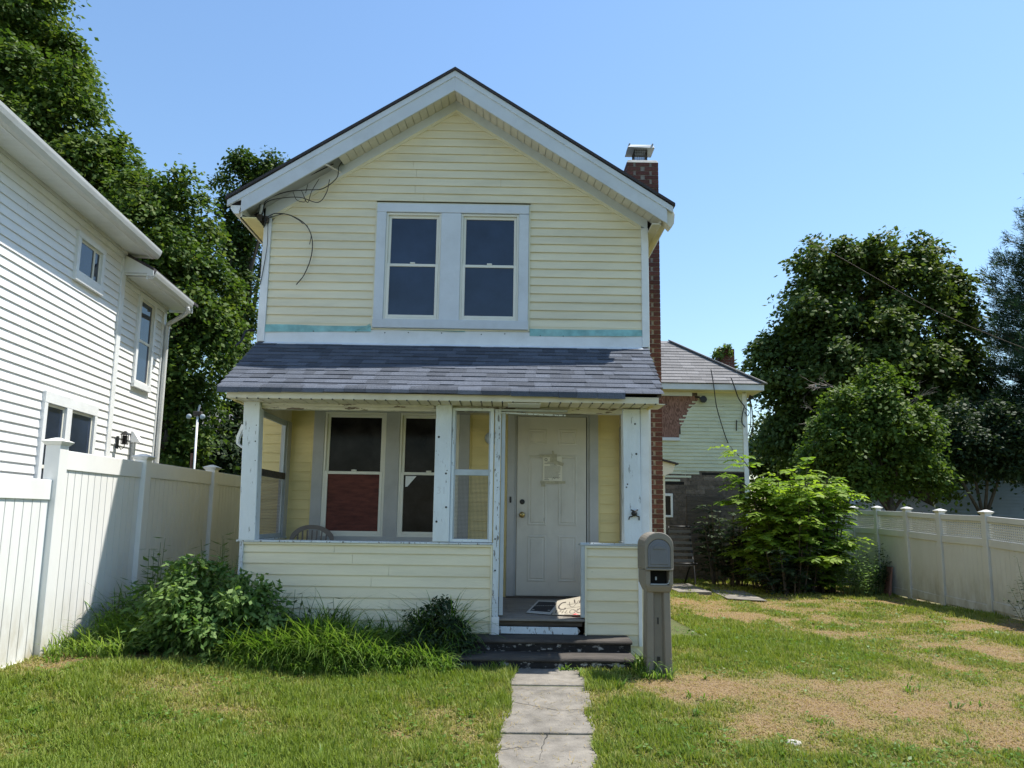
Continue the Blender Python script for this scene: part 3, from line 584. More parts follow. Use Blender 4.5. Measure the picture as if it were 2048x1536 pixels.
part('header_strip', MB().beam((-.08, PF-.02, 2.445), (.60, PF-.02, 2.425), .02, .014), 'peel_more', house)
part('soffit_patch', MB().box(.02, .34, 6.93, PF, 2.50, 2.508), 'white', house)
# posts
def post(x0, x1, z0, z1, mat, y0=PF-.04, y1=PF+.09, lean=0, **k):
    return part('post', MB().prism([(x0, y0, z0), (x1, y0, z0), (x1, y1, z0), (x0, y1, z0)], [(x0+lean, y0, z1), (x1+lean, y0, z1), (x1+lean, y1, z1), (x0+lean, y1, z1)]), mat, house, .006, **k)
post(-2.575, -2.415, 1.155, 2.53, 'peel', lean=-.035, label='left porch corner post with peeling paint')
post(-.695, -.535, 1.165, 2.515, 'peel', label='middle porch post with faint house number')
post(1.175, 1.345, 1.165, 2.50, 'peel', lean=-.004, label='right porch corner post with wire bracket')
post(-.105, -.045, .30, 2.48, 'peel_more', PF-.035, PF+.03, label='narrow doorway post with flaking paint')
post(-.040, .000, .475, 2.45, 'alu', PF-.02, PF+.06, label='grey metal door frame strip')
post(.755, .795, .46, 1.17, 'alu', PF-.02, PF+.05, label='short broken door frame stub')
part('corner_board', MB().prism([(1.345, PF-.015, 1.165), (1.43, PF-.015, 1.165), (1.43, PF+.09, 1.165), (1.345, PF+.09, 1.165)], [(1.35, PF-.015, 2.51), (1.435, PF-.015, 2.51), (1.435, PF+.09, 2.51), (1.35, PF+.09, 2.51)]), 'white', house, .003)
text('house_number', '31', .10, (-.62, PF-.0405, 1.66), (R(90), 0, 0), 'trim', [c for c in house.children if c.name.startswith('post')][1], .0004)
# screw holes and split wood on the posts
for px, pz in ((-2.47, 2.28), (-2.47, 2.12), (-2.46, 1.93), (-.66, 2.19), (-.57, 1.86), (-.58, 1.83), (-.66, 1.36), (-.57, 1.5), (1.30, 2.05), (1.21, 1.75), (1.2, 1.72), (1.29, 2.35), (-.08, 2.0), (-.07, 1.7), (-.085, 1.2), (-.08, .9)):
    part('nail_hole', MB().lathe((px, PF-.042, pz), [(random.uniform(.005, .012), 0), (.004, .003)], 7, 'y'), 'black', house)
# half walls of the porch
PX = frame_xf((0, PF, 0), (1, 0, 0), (0, -1, 0))
part('porch_wall', MB().box(-2.53, -.11, PF, PF+.09, 0, 1.125), 'siding_trim', house); part('porch_wall', MB().box(.795, 1.325, PF, PF+.09, 0, 1.13), 'siding_trim', house)
siding_rows(house, PX, .305, 1.125, .1055, lambda a, b: [(-2.528, -.125, -2.528, -.125)], 'siding'); siding_rows(house, PX, .305-.1055*3, .305, .1055, lambda a, b: [(-2.528, -.42, -2.528, -.42)], 'siding')
siding_rows(house, PX, .305, 1.13, .1055, lambda a, b: [(.808, 1.312, .808, 1.312)], 'siding'); siding_rows(house, PX, .1995, .305, .1055, lambda a, b: [(1.215, 1.312, 1.215, 1.312)], 'siding')
for bx in ((-.125, -.108, PF-.03, PF, .29, 1.14), (.793, .808, PF-.03, PF, .285, 1.145), (-2.53, -.125, PF-.026, PF, 1.12, 1.14), (.808, 1.312, PF-.026, PF, 1.125, 1.145)): part('siding_channel', MB().box(*bx), 'siding_trim', house, .003)
part('corner_board', MB().box(-2.565, -2.528, PF-.03, PF+.06, .05, 1.145), 'peel_more', house, .003); part('corner_board', MB().box(1.312, 1.345, PF-.025, PF+.06, .2, 1.16), 'white', house, .003)
part('sill', MB().box(-2.60, -.10, PF-.035, PF+.12, 1.141, 1.160), 'peel_more', house, .004); part('sill', MB().box(.745, 1.335, PF-.03, PF+.12, 1.147, 1.163), 'alu', house, .003)
part('sill', MB().beam((.75, PF+.01, 1.172), (1.2, PF-.01, 1.168), .05, .008), 'peel_more', house)
part('foundation', MB().box(-2.5, 1.30, PF+.02, D, -.1, .24), 'void', house)
# side walls
for x0, x1, xf in ((-2.565, -2.50, frame_xf((-2.565, 0, 0), (0, 1, 0), (-1, 0, 0))), (1.335, 1.40, frame_xf((1.40, 0, 0), (0, 1, 0), (1, 0, 0)))):
    part('porch_wall', MB().box(x0, x1, PF+.09, D, 0, 1.14), 'siding_trim', house)
    siding_rows(house, xf, .10, 1.13, .1055, lambda a, b: [(PF+.06, D-.01, PF+.06, D-.01)], 'siding_in')  # stronger yellow here too, for bounce towards the fence
    part('sill', MB().box(x0-.02, x1+.02, PF+.12, D-.01, 1.141, 1.158), 'peel_more', house)
    part('porch_wall', MB().box(x0, x1, PF+.09, D, 2.47, 2.655), 'soffit', house)
    part('post', MB().box(x0-.005, x1+.01, D-.14, D-.005, 1.15, 2.47), 'trim_grey', house, .004)
scf = part('screen_frame', MB().box(-2.54, -2.51, PF+.12, PF+.16, 1.16, 2.47).box(-2.54, -2.51, D-.18, D-.14, 1.16, 2.47).box(-2.54, -2.51, PF+.16, D-.18, 2.41, 2.47).box(-2.545, -2.505, PF+.16, D-.18, 1.80, 1.87).box(-2.54, -2.51, PF+.16, D-.18, 1.16, 1.20), 'alu', house, .003)
part('rail', MB().box(-2.50, -2.49, PF+.14, D-.16, 1.80, 1.87), 'darkwood', scf)
def wire_mesh(x0, x1, z0, z1, y, step, side=False, wd=.0024):
    mb = MB(); n = int((x1-x0)/step); m = int((z1-z0)/step)
    for i in range(n+1):
        x = x0+(x1-x0)*i/n
        mb.box(y-.001, y+.001, x-wd/2, x+wd/2, z0, z1) if side else mb.box(x-wd/2, x+wd/2, y-.001, y+.001, z0, z1)
    for j in range(m+1):
        z = z0+(z1-z0)*j/m
        mb.box(y-.001, y+.001, x0, x1, z-wd/2, z+wd/2) if side else mb.box(x0, x1, y-.001, y+.001, z-wd/2, z+wd/2)
    return mb
part('screen_mesh', wire_mesh(PF+.16, D-.18, 1.20, 1.80, -2.525, .016, True), 'mesh', scf, kind='stuff')
# front screen bay
mb = MB().box(-.533, -.505, PF-.02, PF+.03, 1.165, 2.49).box(-.15, -.115, PF-.02, PF+.03, 1.165, 2.49).box(-.505, -.15, PF-.02, PF+.03, 2.46, 2.49).box(-.505, -.15, PF-.02, PF+.03, 1.165, 1.195)
scf2 = part('screen_frame', mb, 'peel', house, .004)
part('rail', MB().box(-.505, -.15, PF-.01, PF+.03, 1.815, 1.875), 'alu', scf2, .004)
part('frame_bar', MB().box(-.505, -.492, PF-.012, PF+.02, 1.195, 2.46).box(-.163, -.15, PF-.012, PF+.02, 1.195, 2.46), 'alu', scf2, .002)
part('screen_mesh', wire_mesh(-.495, -.16, 1.195, 1.815, PF+.012, .0125), 'mesh', scf2, kind='stuff')
part('torn_screen', wire_mesh(-.50, -.155, 2.425, 2.46, PF+.012, .011), 'mesh', scf2, kind='stuff')
# porch floor planks
fl = part('porch_floor', MB().prism([(-2.5, PF+.05, .405), (1.335, PF+.05, .405), (1.335, PF+.05, .43), (-2.5, PF+.05, .43)], [(-2.5, D, .475), (1.335, D, .475), (1.335, D, .495), (-2.5, D, .495)]), 'darkwood', house)
y = PF-.035
while y < D-.03:
    z = .449+(y-PF)*.055; z2 = .449+(y+.082-PF)*.055
    a, b2 = (-.04, .79) if y < PF+.10 else (-2.49, 1.33)
    part('plank', MB().prism([(a, y, z-.02), (b2, y, z-.02), (b2, y, z), (a, y, z)], [(a, y+.082, z2-.02), (b2, y+.082, z2-.02), (b2, y+.082, z2), (a, y+.082, z2)]), 'wood', fl, .003); y += .086
part('riser_board', MB().box(-.04, .77, PF-.002, PF+.02, .375, .43), 'darkwood', house, .004)
part('riser_board', MB().prism([(-.04, PF-.02, .305), (.72, PF-.02, .30), (.75, PF-.02, .335), (.72, PF-.02, .37), (-.04, PF-.02, .372)], [(-.04, PF, .305), (.72, PF, .30), (.75, PF, .335), (.72, PF, .37), (-.04, PF, .372)]), 'peel_more', house, .006)
part('corner_board', MB().box(-.108, -.035, PF-.04, PF+.0, .295, .46), 'white', house, .003)
# inner porch wall: yellow siding, trim, window pair
def inner_spans(a, b): return [(-2.96, -2.225, -2.96, -2.225), (-.405, .020, -.405, .020), (1.085, 1.36, 1.085, 1.36)]
siding_rows(house, FX, .50, 2.66, .1075, inner_spans, 'siding_in')
for x0, x1 in ((-2.245, -2.225), (-.415, -.398), (.012, .03), (1.08, 1.098), (1.345, 1.365)): part('siding_channel', MB().box(x0, x1, D-.03, D, .5, 2.66), 'siding_in', house, .003)
for x0, x1, z0, z1 in ((-2.225, -2.10, 1.10, 2.60), (-1.385, -1.225, 1.10, 2.60), (-.535, -.415, 1.10, 2.60)):
    part('window_trim', MB().box(x0, x1, D-.045, D, z0, z1), 'trim_grey', house, .004)
part('window_trim', MB().box(-2.225, -.415, D-.047, D, 2.60, 2.68), 'trim_grey', house, .004); part('window_sill', MB().box(-2.225, -.415, D-.06, D, 1.09, 1.17), 'trim_grey', house, .005)
part('wall_panel', MB().box(-2.225, -.415, D-.03, D, .5, 1.09), 'siding_in', house)
w1 = double_hung(-2.10, -1.385, 1.17, 2.60, D-.025, 'ivory', 'glass2', 'ply_red')
w2 = double_hung(-1.225, -.535, 1.17, 2.60, D-.025, 'ivory', 'glass2', 'glass2')
part('window_card', MB().box(-.86, -.70, D-.026, D-.024, 1.38, 1.66), 'tape', w2, label='yellowed card behind the right window')
part('torn_film', MB().add([(-1.145, D-.028, 1.76), (-1.02, D-.028, 1.865), (-1.145, D-.028, 1.865), (-1.145, D-.028, 1.74), (-1.12, D-.03, 1.745)], [(0, 1, 2), (0, 3, 4), (0, 4, 1)]), 'white', w2)
part('sticker', MB().box(-1.10, -1.065, D+.004, D+.0055, 2.15, 2.205), 'tape', w2)
text('window_number', '18', .075, (-.80, D+.0035, 2.175), (R(90), 0, 0), 'print_pale', w2, .0005)  # number from the window's reflection, painted on the pane as pale print
# door
DY = D-.01
dr = part('door', MB().box(.143, .940, DY-.03, DY, .535, 2.578), 'door', house, .003)
def panel(x0, x1, z0, z1):
    for (a, b2, c, d2, t) in ((x0, x1, z1-.012, z1, .006), (x0, x1, z0, z0+.012, .006), (x0, x0+.012, z0+.012, z1-.012, .006), (x1-.012, x1, z0+.012, z1-.012, .006)):
        pass
    fr = [(x0, z0), (x1, z0), (x1, z1), (x0, z1)]; i1 = [(x0+.016, z0+.016), (x1-.016, z0+.016), (x1-.016, z1-.016), (x0+.016, z1-.016)]; i2 = [(x0+.03, z0+.03), (x1-.03, z0+.03), (x1-.03, z1-.03), (x0+.03, z1-.03)]
    ys = (DY-.0305, DY-.0365, DY-.0305); vs = []
    for lp, yy in zip((fr, i1, i2), ys): vs += [(x, yy, z) for x, z in lp]
    vs += [(x+(.012 if x < (x0+x1)/2 else -.012), DY-.036, z+(.012 if z < (z0+z1)/2 else -.012)) for x, z in i2]
    fs = [(i, (i+1) % 4, 4+(i+1) % 4, 4+i) for i in range(4)]+[(4+i, 4+(i+1) % 4, 8+(i+1) % 4, 8+i) for i in range(4)]+[(8+i, 8+(i+1) % 4, 12+(i+1) % 4, 12+i) for i in range(4)]+[(12, 13, 14, 15)]
    part('door_panel', MB().add(vs, fs), 'door', dr)
for x0, x1 in ((.265, .485), (.615, .835)):
    panel(x0, x1, 2.25, 2.435); panel(x0, x1, 1.32, 2.13); panel(x0, x1, .69, 1.21)
kn = part('knob', MB().lathe((.205, DY-.03, 1.44), [(.034, 0), (.034, .006), (.014, .012), (.012, .03), (.028, .042), (.032, .055), (.022, .066), (.008, .068)], 16, 'y'), 'brass', dr, smooth=True)
part('keyhole', MB().lathe((.205, DY-.0985, 1.44), [(.007, 0), (.007, .002)], 8, 'y'), 'black', dr)
part('deadbolt', MB().lathe((.205, DY-.03, 1.588), [(.030, 0), (.028, .012), (.022, .014), (.01, .014)], 16, 'y'), 'black', dr, smooth=True)
part('scratch', MB().box(.455, .462, DY-.032, DY-.03, 1.37, 1.41), 'black', dr)
part('threshold', MB().box(.03, 1.07, D-.09, D, .49, .532), 'darkwood', house, .004)
part('door_trim', MB().box(.030, .112, D-.05, D, .50, 2.61), 'trim_grey', house, .004); part('door_trim', MB().box(.978, 1.08, D-.05, D, .50, 2.61), 'trim_grey', house, .004)
part('door_trim', MB().box(.030, 1.08, D-.052, D, 2.612, 2.665), 'trim_grey', house, .004)
part('door_jamb', MB().box(.112, .140, D-.03, D+.01, .53, 2.61).box(.950, .978, D-.03, D+.01, .53, 2.61).box(.14, .95, D-.03, D+.01, 2.582, 2.61), 'trim_grey', house, .003)
part('door_gap', MB().box(.941, .949, D-.012, D, .53, 2.58), 'void', house)
part('doorbell', MB().box(.058, .080, D-.062, D-.05, 1.575, 1.645), 'black', house, .004)
part('wall_lamp', MB().lathe((-.165, D-.014, 2.32), [(.075, 0), (.072, .02), (.055, .05), (.03, .065), (.01, .07)], 16, 'y'), 'alu', house, smooth=True)
# wire bracket on the right post
bk = part('bracket', MB().lathe((1.272, PF-.04, 1.465), [(.028, 0), (.028, .03), (.018, .045), (.008, .05)], 12, 'y'), 'black', house)
part('bracket_arm', MB().tube([(1.22, PF-.045, 1.405), (1.225, PF-.05, 1.43), (1.26, PF-.06, 1.44)], .006, 6).tube([(1.32, PF-.045, 1.40), (1.32, PF-.05, 1.435), (1.285, PF-.06, 1.445)], .006, 6).tube([(1.24, PF-.055, 1.50), (1.272, PF-.085, 1.485), (1.305, PF-.055, 1.50)], .007, 6), 'black', bk)
# service conduit and loose wires at the left eave corner
part('conduit', MB().tube(wire([(-2.83, 8.34, 5.34), (-2.93, 8.31, 5.20), (-2.985, 8.33, 5.05), (-2.985, 8.36, 4.97)], 5), .032, 10), 'trim', house, smooth=True)
part('insulator', MB().box(-3.02, -2.955, 8.30, 8.38, 4.88, 4.965).box(-2.945, -2.895, 8.32, 8.39, 4.885, 4.955), 'cage', house, .008)
mb = MB()
for pts, r in (([(-2.92, 8.26, 5.22), (-2.5, 8.25, 5.44), (-2.05, 8.25, 5.70)], .012), ([(-2.94, 8.28, 5.18), (-2.5, 8.27, 5.40), (-2.12, 8.26, 5.60)], .007),
               ([(-2.95, 8.3, 4.96), (-2.9, 8.26, 5.12), (-2.68, 8.28, 5.24), (-2.45, 8.3, 5.28), (-2.25, 8.3, 5.30), (-2.09, 8.32, 5.45), (-2.06, 8.3, 5.60), (-1.95, 8.32, 5.74)], .0055),
               ([(-2.96, 8.3, 4.96), (-2.9, 8.27, 5.10), (-2.74, 8.3, 5.17), (-2.52, 8.31, 5.19), (-2.3, 8.31, 5.13), (-2.2, 8.3, 5.25), (-2.17, 8.3, 5.42)], .005),
               ([(-2.90, 8.34, 4.95), (-2.80, 8.33, 4.99), (-2.62, 8.34, 4.97), (-2.44, 8.35, 4.86), (-2.36, 8.36, 4.69), (-2.36, 8.37, 4.48), (-2.43, 8.37, 4.25), (-2.52, 8.37, 4.12)], .006),
               ([(-2.90, 8.34, 4.93), (-2.70, 8.33, 4.985), (-2.55, 8.34, 4.93), (-2.47, 8.35, 4.87)], .005), ([(-2.43, 8.36, 4.86), (-2.375, 8.36, 4.74), (-2.385, 8.36, 4.62)], .004),
               ([(-2.93, 8.33, 4.95), (-2.91, 8.30, 4.85), (-2.93, 8.31, 4.80)], .007), ([(-2.92, 8.3, 4.95), (-2.905, 8.29, 4.83)], .008),
               ([(-2.90, 8.36, 4.9), (-2.895, 8.37, 4.6), (-2.93, 8.385, 4.3), (-2.955, 8.385, 4.12)], .004), ([(-3.0, 8.3, 4.97), (-2.96, 8.27, 5.1), (-2.85, 8.3, 5.2), (-2.7, 8.29, 5.27)], .006),
               ([(-2.5, 8.3, 5.27), (-2.42, 8.3, 5.12), (-2.38, 8.3, 5.26), (-2.30, 8.3, 5.42)], .004), ([(-2.6, 8.3, 5.25), (-2.55, 8.3, 5.15), (-2.45, 8.3, 5.13), (-2.47, 8.3, 5.2)], .004), ([(-2.43, 8.3, 5.35), (-2.45, 8.3, 5.24)], .004),
               ([(-3.12, 8.12, 4.87), (-3.0, 8.3, 4.86), (-2.97, 8.6, 4.84), (-2.965, 9.2, 4.80)], .006)):
    mb.tube(wire(pts, 6), r, 6)
part('loose_wire', mb, 'black', house, smooth=True)
# peeled trim curl on the left post, stub pipe by the roof
part('trim_curl', MB().prism([(a, 7.26, b2) for a, b2 in ((-2.655, 2.30), (-2.675, 2.24), (-2.70, 2.17), (-2.695, 2.10), (-2.64, 2.06), (-2.57, 2.09), (-2.57, 2.105), (-2.64, 2.075), (-2.68, 2.11), (-2.672, 2.17), (-2.64, 2.25), (-2.63, 2.295))], [(a+.01, 7.29, b2) for a, b2 in ((-2.655, 2.30), (-2.675, 2.24), (-2.70, 2.17), (-2.695, 2.10), (-2.64, 2.06), (-2.57, 2.09), (-2.57, 2.105), (-2.64, 2.075), (-2.68, 2.11), (-2.672, 2.17), (-2.64, 2.25), (-2.63, 2.295))]), 'white', house)
part('loose_wire', MB().tube(wire([(-2.97, 8.35, 3.55), (-3.06, 8.3, 3.52), (-3.08, 8.25, 3.40), (-3.12, 8.2, 3.33)], 5), .014, 6), 'black', house)
# side entry on the right, beyond the chimney
part('side_entry', MB().box(1.69, 2.63, 12.0, 13.6, 0, 2.13), 'siding_in', house); part('corner_board', MB().box(2.545, 2.645, 11.97, 12.06, 0, 2.15), 'ivory', house, .004)
part('entry_fascia', MB().poly_y([(1.69, 2.56), (2.78, 2.30), (2.74, 2.17), (2.60, 2.11), (1.69, 2.17)], 11.80, 11.97), 'ivory', house, .004)
part('entry_roof', MB().poly_y([(1.69, 2.60), (2.82, 2.315), (2.82, 2.29), (1.69, 2.565)], 11.74, 13.7), 'shingle_edge', house)

# chimney of individual bricks
CX0, CX1, CY0, CY1, CT = 1.755, 2.225, 10.20, 10.66, 6.70
ch = part('chimney', MB().box(CX0+.008, CX1-.008, CY0+.008, CY1-.008, 0, CT), 'mortar', house)
BRK = {}
def brick_mesh(wd, dp):
    k = (round(wd, 3), round(dp, 3))
    if k not in BRK: BRK[k] = MB().box(0, wd, 0, dp, 0, .0565).mesh('brick', 'brick')
    return BRK[k]
rest = MB(); row = 0; z = 0.0
while z < CT-.03:
    lens = (.203, .203) if row % 2 else (.097, .203, .097)
    x = CX0; g = (CX1-CX0-sum(lens))/(len(lens)-1)
    for ln in lens:
        if z > 1.15: shared('brick', brick_mesh(ln, .09), ch, (x, CY0+random.uniform(-.002, .002), z))
        else: rest.box(x, x+ln, CY0, CY0+.09, z, z+.0565)
        x += ln+g
    yy = CY0+.10
    for ln in ((.19, .19) if row % 2 else (.09, .2, .08)):
        for xs in (CX0, CX1-.012): rest.box(xs, xs+.012, yy, min(yy+ln, CY1), z, z+.0565)
        yy += ln+.012
    for x0 in (CX0, CX0+.215): rest.box(x0, x0+.203, CY1-.012, CY1, z, z+.0565)
    z += .0677; row += 1
part('brickwork', rest, 'brick', ch, kind='stuff')
a = [(CX0-.005, CY0-.005), (CX1+.005, CY0-.005), (CX1+.005, CY1+.005), (CX0-.005, CY1+.005)]; cx, cy = (CX0+CX1)/2, (CY0+CY1)/2
mb = MB(); mb.prism([(x, y, CT-.012) for x, y in a], [(cx+(x-cx)*.9, cy+(y-cy)*.9, CT+.04) for x, y in a]); mb.prism([(cx+(x-cx)*.9, cy+(y-cy)*.9, CT+.04) for x, y in a], [(cx+(x-cx)*.55, cy+(y-cy)*.55, CT+.075) for x, y in a])
part('crown', mb, 'cement', ch, .006)
mb = MB()
for k in range(8):
    for s in (-1, 1):
        mb.box(cx-.095+k*.19/7-.003, cx-.095+k*.19/7+.003, cy+s*.10-.003, cy+s*.10+.003, CT+.06, CT+.285); mb.box(cx+s*.095-.003, cx+s*.095+.003, cy-.1+k*.2/7-.003, cy-.1+k*.2/7+.003, CT+.06, CT+.285)
for k in range(5):
    zz = CT+.085+k*.043; mb.box(cx-.098, cx+.098, cy-.103, cy-.097, zz-.0025, zz+.0025).box(cx-.098, cx+.098, cy+.097, cy+.103, zz-.0025, zz+.0025).box(cx-.098, cx-.092, cy-.1, cy+.1, zz-.0025, zz+.0025).box(cx+.092, cx+.098, cy-.1, cy+.1, zz-.0025, zz+.0025)
part('spark_cage', mb, 'cage', ch)
mb = MB(); mb.prism([(cx-.205, cy-.17, CT+.270), (cx+.205, cy-.15, CT+.270), (cx+.205, cy+.15, CT+.270), (cx-.205, cy+.15, CT+.270)], [(cx-.180, cy-.13, CT+.330), (cx+.180, cy-.13, CT+.330), (cx+.180, cy+.13, CT+.330), (cx-.180, cy+.13, CT+.330)])
for sx in (-1, 1): mb.box(cx+sx*.175-.012, cx+sx*.175+.012, cy-.145, cy+.135, CT+.325, CT+.347)
part('hood', mb, 'alu', ch, .004)

# ------------------------------------------------------------------ front steps
st = thing('front_steps', 'two dark concrete steps with flaking paint leading to porch', 'steps', (.4, 6.8, .06))
for x0, x1, y0, y1, z0, z1 in ((-.41, 1.185, 6.62, 6.95, .0, .19), (-.34, 1.20, 6.90, PF+.02, .0, .298)):
    zz = z1-.036
    part('step', MB().poly_x([(y0, zz), (y0-.006, z1-.022), (y0+.004, z1-.005), (y0+.025, z1), (y1, z1), (y1, zz)], x0, x1), 'step', st, .004)
    part('riser', MB().box(x0+.015, x1-.012, y0+.012, y1, z0, zz), 'step_face', st, .003)

# ------------------------------------------------------------------ mailbox
mbx = thing('mailbox', 'taupe plastic mailbox on wide grooved post beside the path', 'mailbox', (1.31, 6.5, .09))
Y0 = 6.34; XC = 1.338
mb = MB()
def ring(w0, w1, z): return [(XC-w0, Y0+.03, z), (XC-.052*w0/.112, Y0+.03, z), (XC-.036*w0/.112, Y0+.075, z), (XC+.036*w0/.112, Y0+.075, z), (XC+.052*w0/.112, Y0+.03, z), (XC+w0, Y0+.03, z), (XC+w0+.004, Y0+.05, z), (XC+w0, Y0+.22, z), (XC-w0, Y0+.22, z), (XC-w0-.004, Y0+.05, z)]
mb.prism(ring(.110, 0, .02), ring(.096, 0, .82))
part('post', mb, 'mb', mbx, .008)
part('slot', MB().box(XC-.006, XC+.004, Y0+.068, Y0+.078, .52, .575).box(XC-.012, XC+.012, Y0+.066, Y0+.078, .205, .25), 'black', mbx)
def arch(w, zb, zt, n=14):
    pts = [(XC-w, zb)]; zc = zt-w*.92
    for i in range(n+1):
        a = math.pi-math.pi*i/n; pts.append((XC+w*math.cos(a), zc+w*.92*math.sin(a)))
    return pts+[(XC+w, zb)]
hood = part('hood', MB().prism([(x, Y0, z) for x, z in arch(.122, .985, 1.285)], [(x, Y0+.34, z) for x, z in arch(.125, .965, 1.30)]), 'mb', mbx, .016)
out, inn = arch(.125, .985, 1.302), arch(.098, 1.0, 1.243); n = len(out)
mb = MB(); vs = [(x, Y0-.01, z) for x, z in out]+[(x, Y0-.012, z) for x, z in inn]+[(x, Y0+.02, z) for x, z in out]+[(x, Y0+.02, z) for x, z in inn]
fs = [(i, i+1, n+i+1, n+i) for i in range(n-1)]+[(i, 2*n+i, 2*n+i+1, i+1) for i in range(n-1)]+[(n+i, n+i+1, 3*n+i+1, 3*n+i) for i in range(n-1)]+[(0, n, 3*n, 2*n), (n-1, 3*n-1, 4*n-1, 2*n-1)]
part('hood_rim', mb.add(vs, fs), 'mb', mbx, .006)
dm = part('door', MB().prism([(x, Y0-.012, z) for x, z in arch(.096, 1.005, 1.238)], [(x, Y0, z) for x, z in arch(.098, 1.003, 1.241)]), 'mb_door', mbx, .004)
part('door_panel', MB().prism([(x, Y0-.017, z) for x, z in arch(.074, 1.03, 1.215)], [(x, Y0-.011, z) for x, z in arch(.078, 1.027, 1.218)]), 'mb_door', dm, .003)
hp = [(XC+.052*math.cos(a)*(1 if math.sin(a) >= 0 else 1), 1.165+.030*max(-.25, math.sin(a))) for a in np.linspace(0, 6.283, 18)[:-1]]
part('handle', MB().prism([(x, Y0-.024, z) for x, z in hp], [(x, Y0-.016, z) for x, z in hp]), 'mb_door', dm, .003)
part('ledge', MB().box(XC-.118, XC+.118, Y0-.02, Y0+.03, .978, .995), 'mb', mbx, .005)
mb = MB()
mb.box(XC-.119, XC-.075, Y0-.004, Y0+.33, .85, .978).box(XC+.085, XC+.119, Y0-.004, Y0+.33, .85, .978).box(XC-.075, XC+.085, Y0+.25, Y0+.33, .85, .978)
part('newspaper_box', mb, 'mb', mbx, .008)
part('collar', MB().prism([(XC-.119, Y0-.004, .855), (XC+.119, Y0-.004, .855), (XC+.119, Y0+.33, .855), (XC-.119, Y0+.33, .855)], [(XC-.100, Y0+.02, .79), (XC+.100, Y0+.02, .79), (XC+.100, Y0+.24, .79), (XC-.100, Y0+.24, .79)]), 'mb', mbx, .012)
part('newspaper_opening', MB().box(XC-.075, XC+.085, Y0+.10, Y0+.25, .86, .976), 'void', mbx)
part('opening_rim', MB().tube([(XC-.076, Y0-.004, .862), (XC+.06, Y0-.004, .862), (XC+.08, Y0-.004, .872), (XC+.086, Y0-.004, .90)], .004, 6), 'alu', mbx)
part('tag', MB().box(XC-.016, XC-.002, Y0+.09, Y0+.1, .888, .918), 'white', mbx, .003)

# ------------------------------------------------------------------ things on the porch
def deckz(y): return .452+(y-PF)*.055
# chair: only its back shows over the half wall, built whole
pc = thing('plastic_chair', 'brown plastic garden chair with slatted back behind porch wall', 'chair', (-2.11, 7.85, .48))
def cpt(x, z, y): return (-2.11+x, y, z)
bz = deckz(7.85)
part('seat', MB().prism([(-2.36, 7.62, bz+.40), (-1.86, 7.62, bz+.40), (-1.86, 7.62, bz+.43), (-2.36, 7.62, bz+.43)], [(-2.33, 8.06, bz+.38), (-1.89, 8.06, bz+.38), (-1.89, 8.06, bz+.41), (-2.33, 8.06, bz+.41)]), 'chair', pc, .01)
for sx in (-1, 1):
    part('leg', MB().tube([(-2.11+sx*.25, 7.62, deckz(7.62)), (-2.11+sx*.23, 7.66, bz+.40)], .022, 8), 'chair', pc); part('leg', MB().tube([(-2.11+sx*.24, 8.12, deckz(8.12)), (-2.11+sx*.21, 8.04, bz+.40)], .022, 8), 'chair', pc)
    part('armrest', MB().tube(wire([(-2.11+sx*.25, 7.62, bz+.40), (-2.11+sx*.27, 7.64, bz+.60), (-2.11+sx*.26, 7.9, bz+.62), (-2.11+sx*.22, 8.05, bz+.60)], 5), .018, 8), 'chair', pc)
def arc_y(x): return 8.12-.5*(x+2.11)**2
pts = [(-2.345, 8.08, bz+.42), (-2.35, 8.10, bz+.66), (-2.29, 8.11, bz+.755), (-2.20, 8.12, bz+.80), (-2.10, 8.12, bz+.808), (-2.0, 8.12, bz+.79), (-1.91, 8.11, bz+.735), (-1.87, 8.10, bz+.66), (-1.875, 8.08, bz+.42)]
mb = MB(); P = wire(pts, 6); mb.add([(p.x, p.y-.012, p.z) for p in P]+[(p.x*.86-2.11*.14, p.y-.012, p.z-.045) for p in P]+[(p.x, p.y+.012, p.z) for p in P]+[(p.x*.86-2.11*.14, p.y+.012, p.z-.045) for p in P], [])
m = len(P); mb.f = [(i, i+1, m+i+1, m+i) for i in range(m-1)]+[(2*m+i, 3*m+i, 3*m+i+1, 2*m+i+1) for i in range(m-1)]+[(i, 2*m+i, 2*m+i+1, i+1) for i in range(m-1)]+[(m+i, m+i+1, 3*m+i+1, 3*m+i) for i in range(m-1)]
part('backrest', mb, 'chair', pc)
for k in range(7): part('slat', MB().tube([(-2.25+k*.047, 8.06, bz+.42), (-2.27+k*.053, 8.115, bz+.752-.9*(k/6-.5)**2*.1)], .0095, 6), 'chair', pc)

fm = thing('floor_mat', 'flat black doormat with pale border and printed letters on porch floor', 'doormat', (.45, 7.7, .48), 'mats on the porch floor')
def fpt(u, v, dz=0.0):
    """u across, v deep, on the porch floor"""
    a, b2, c, d2 = (.235, 7.44), (.475, 7.35), (.64, 8.12), (.385, 8.14)
    x = (a[0]*(1-u)+b2[0]*u)*(1-v)+(d2[0]*(1-u)+c[0]*u)*v; y = (a[1]*(1-u)+b2[1]*u)*(1-v)+(d2[1]*(1-u)+c[1]*u)*v
    return (x, y, deckz(y)+.004+dz)
def fquad(u0, v0, u1, v1, dz, t=.004): return MB().prism([fpt(u0, v0, dz), fpt(u1, v0, dz), fpt(u1, v1, dz), fpt(u0, v1, dz)], [fpt(u0, v0, dz+t), fpt(u1, v0, dz+t), fpt(u1, v1, dz+t), fpt(u0, v1, dz+t)])
part('mat_base', fquad(0, 0, 1, 1, 0, .008), 'print_pale', fm, .002); part('mat_field', fquad(.10, .12, .90, .86, .008, .003), 'mat_black', fm)
c = fpt(.5, .52, .013); ty = math.atan2(.055, 1)
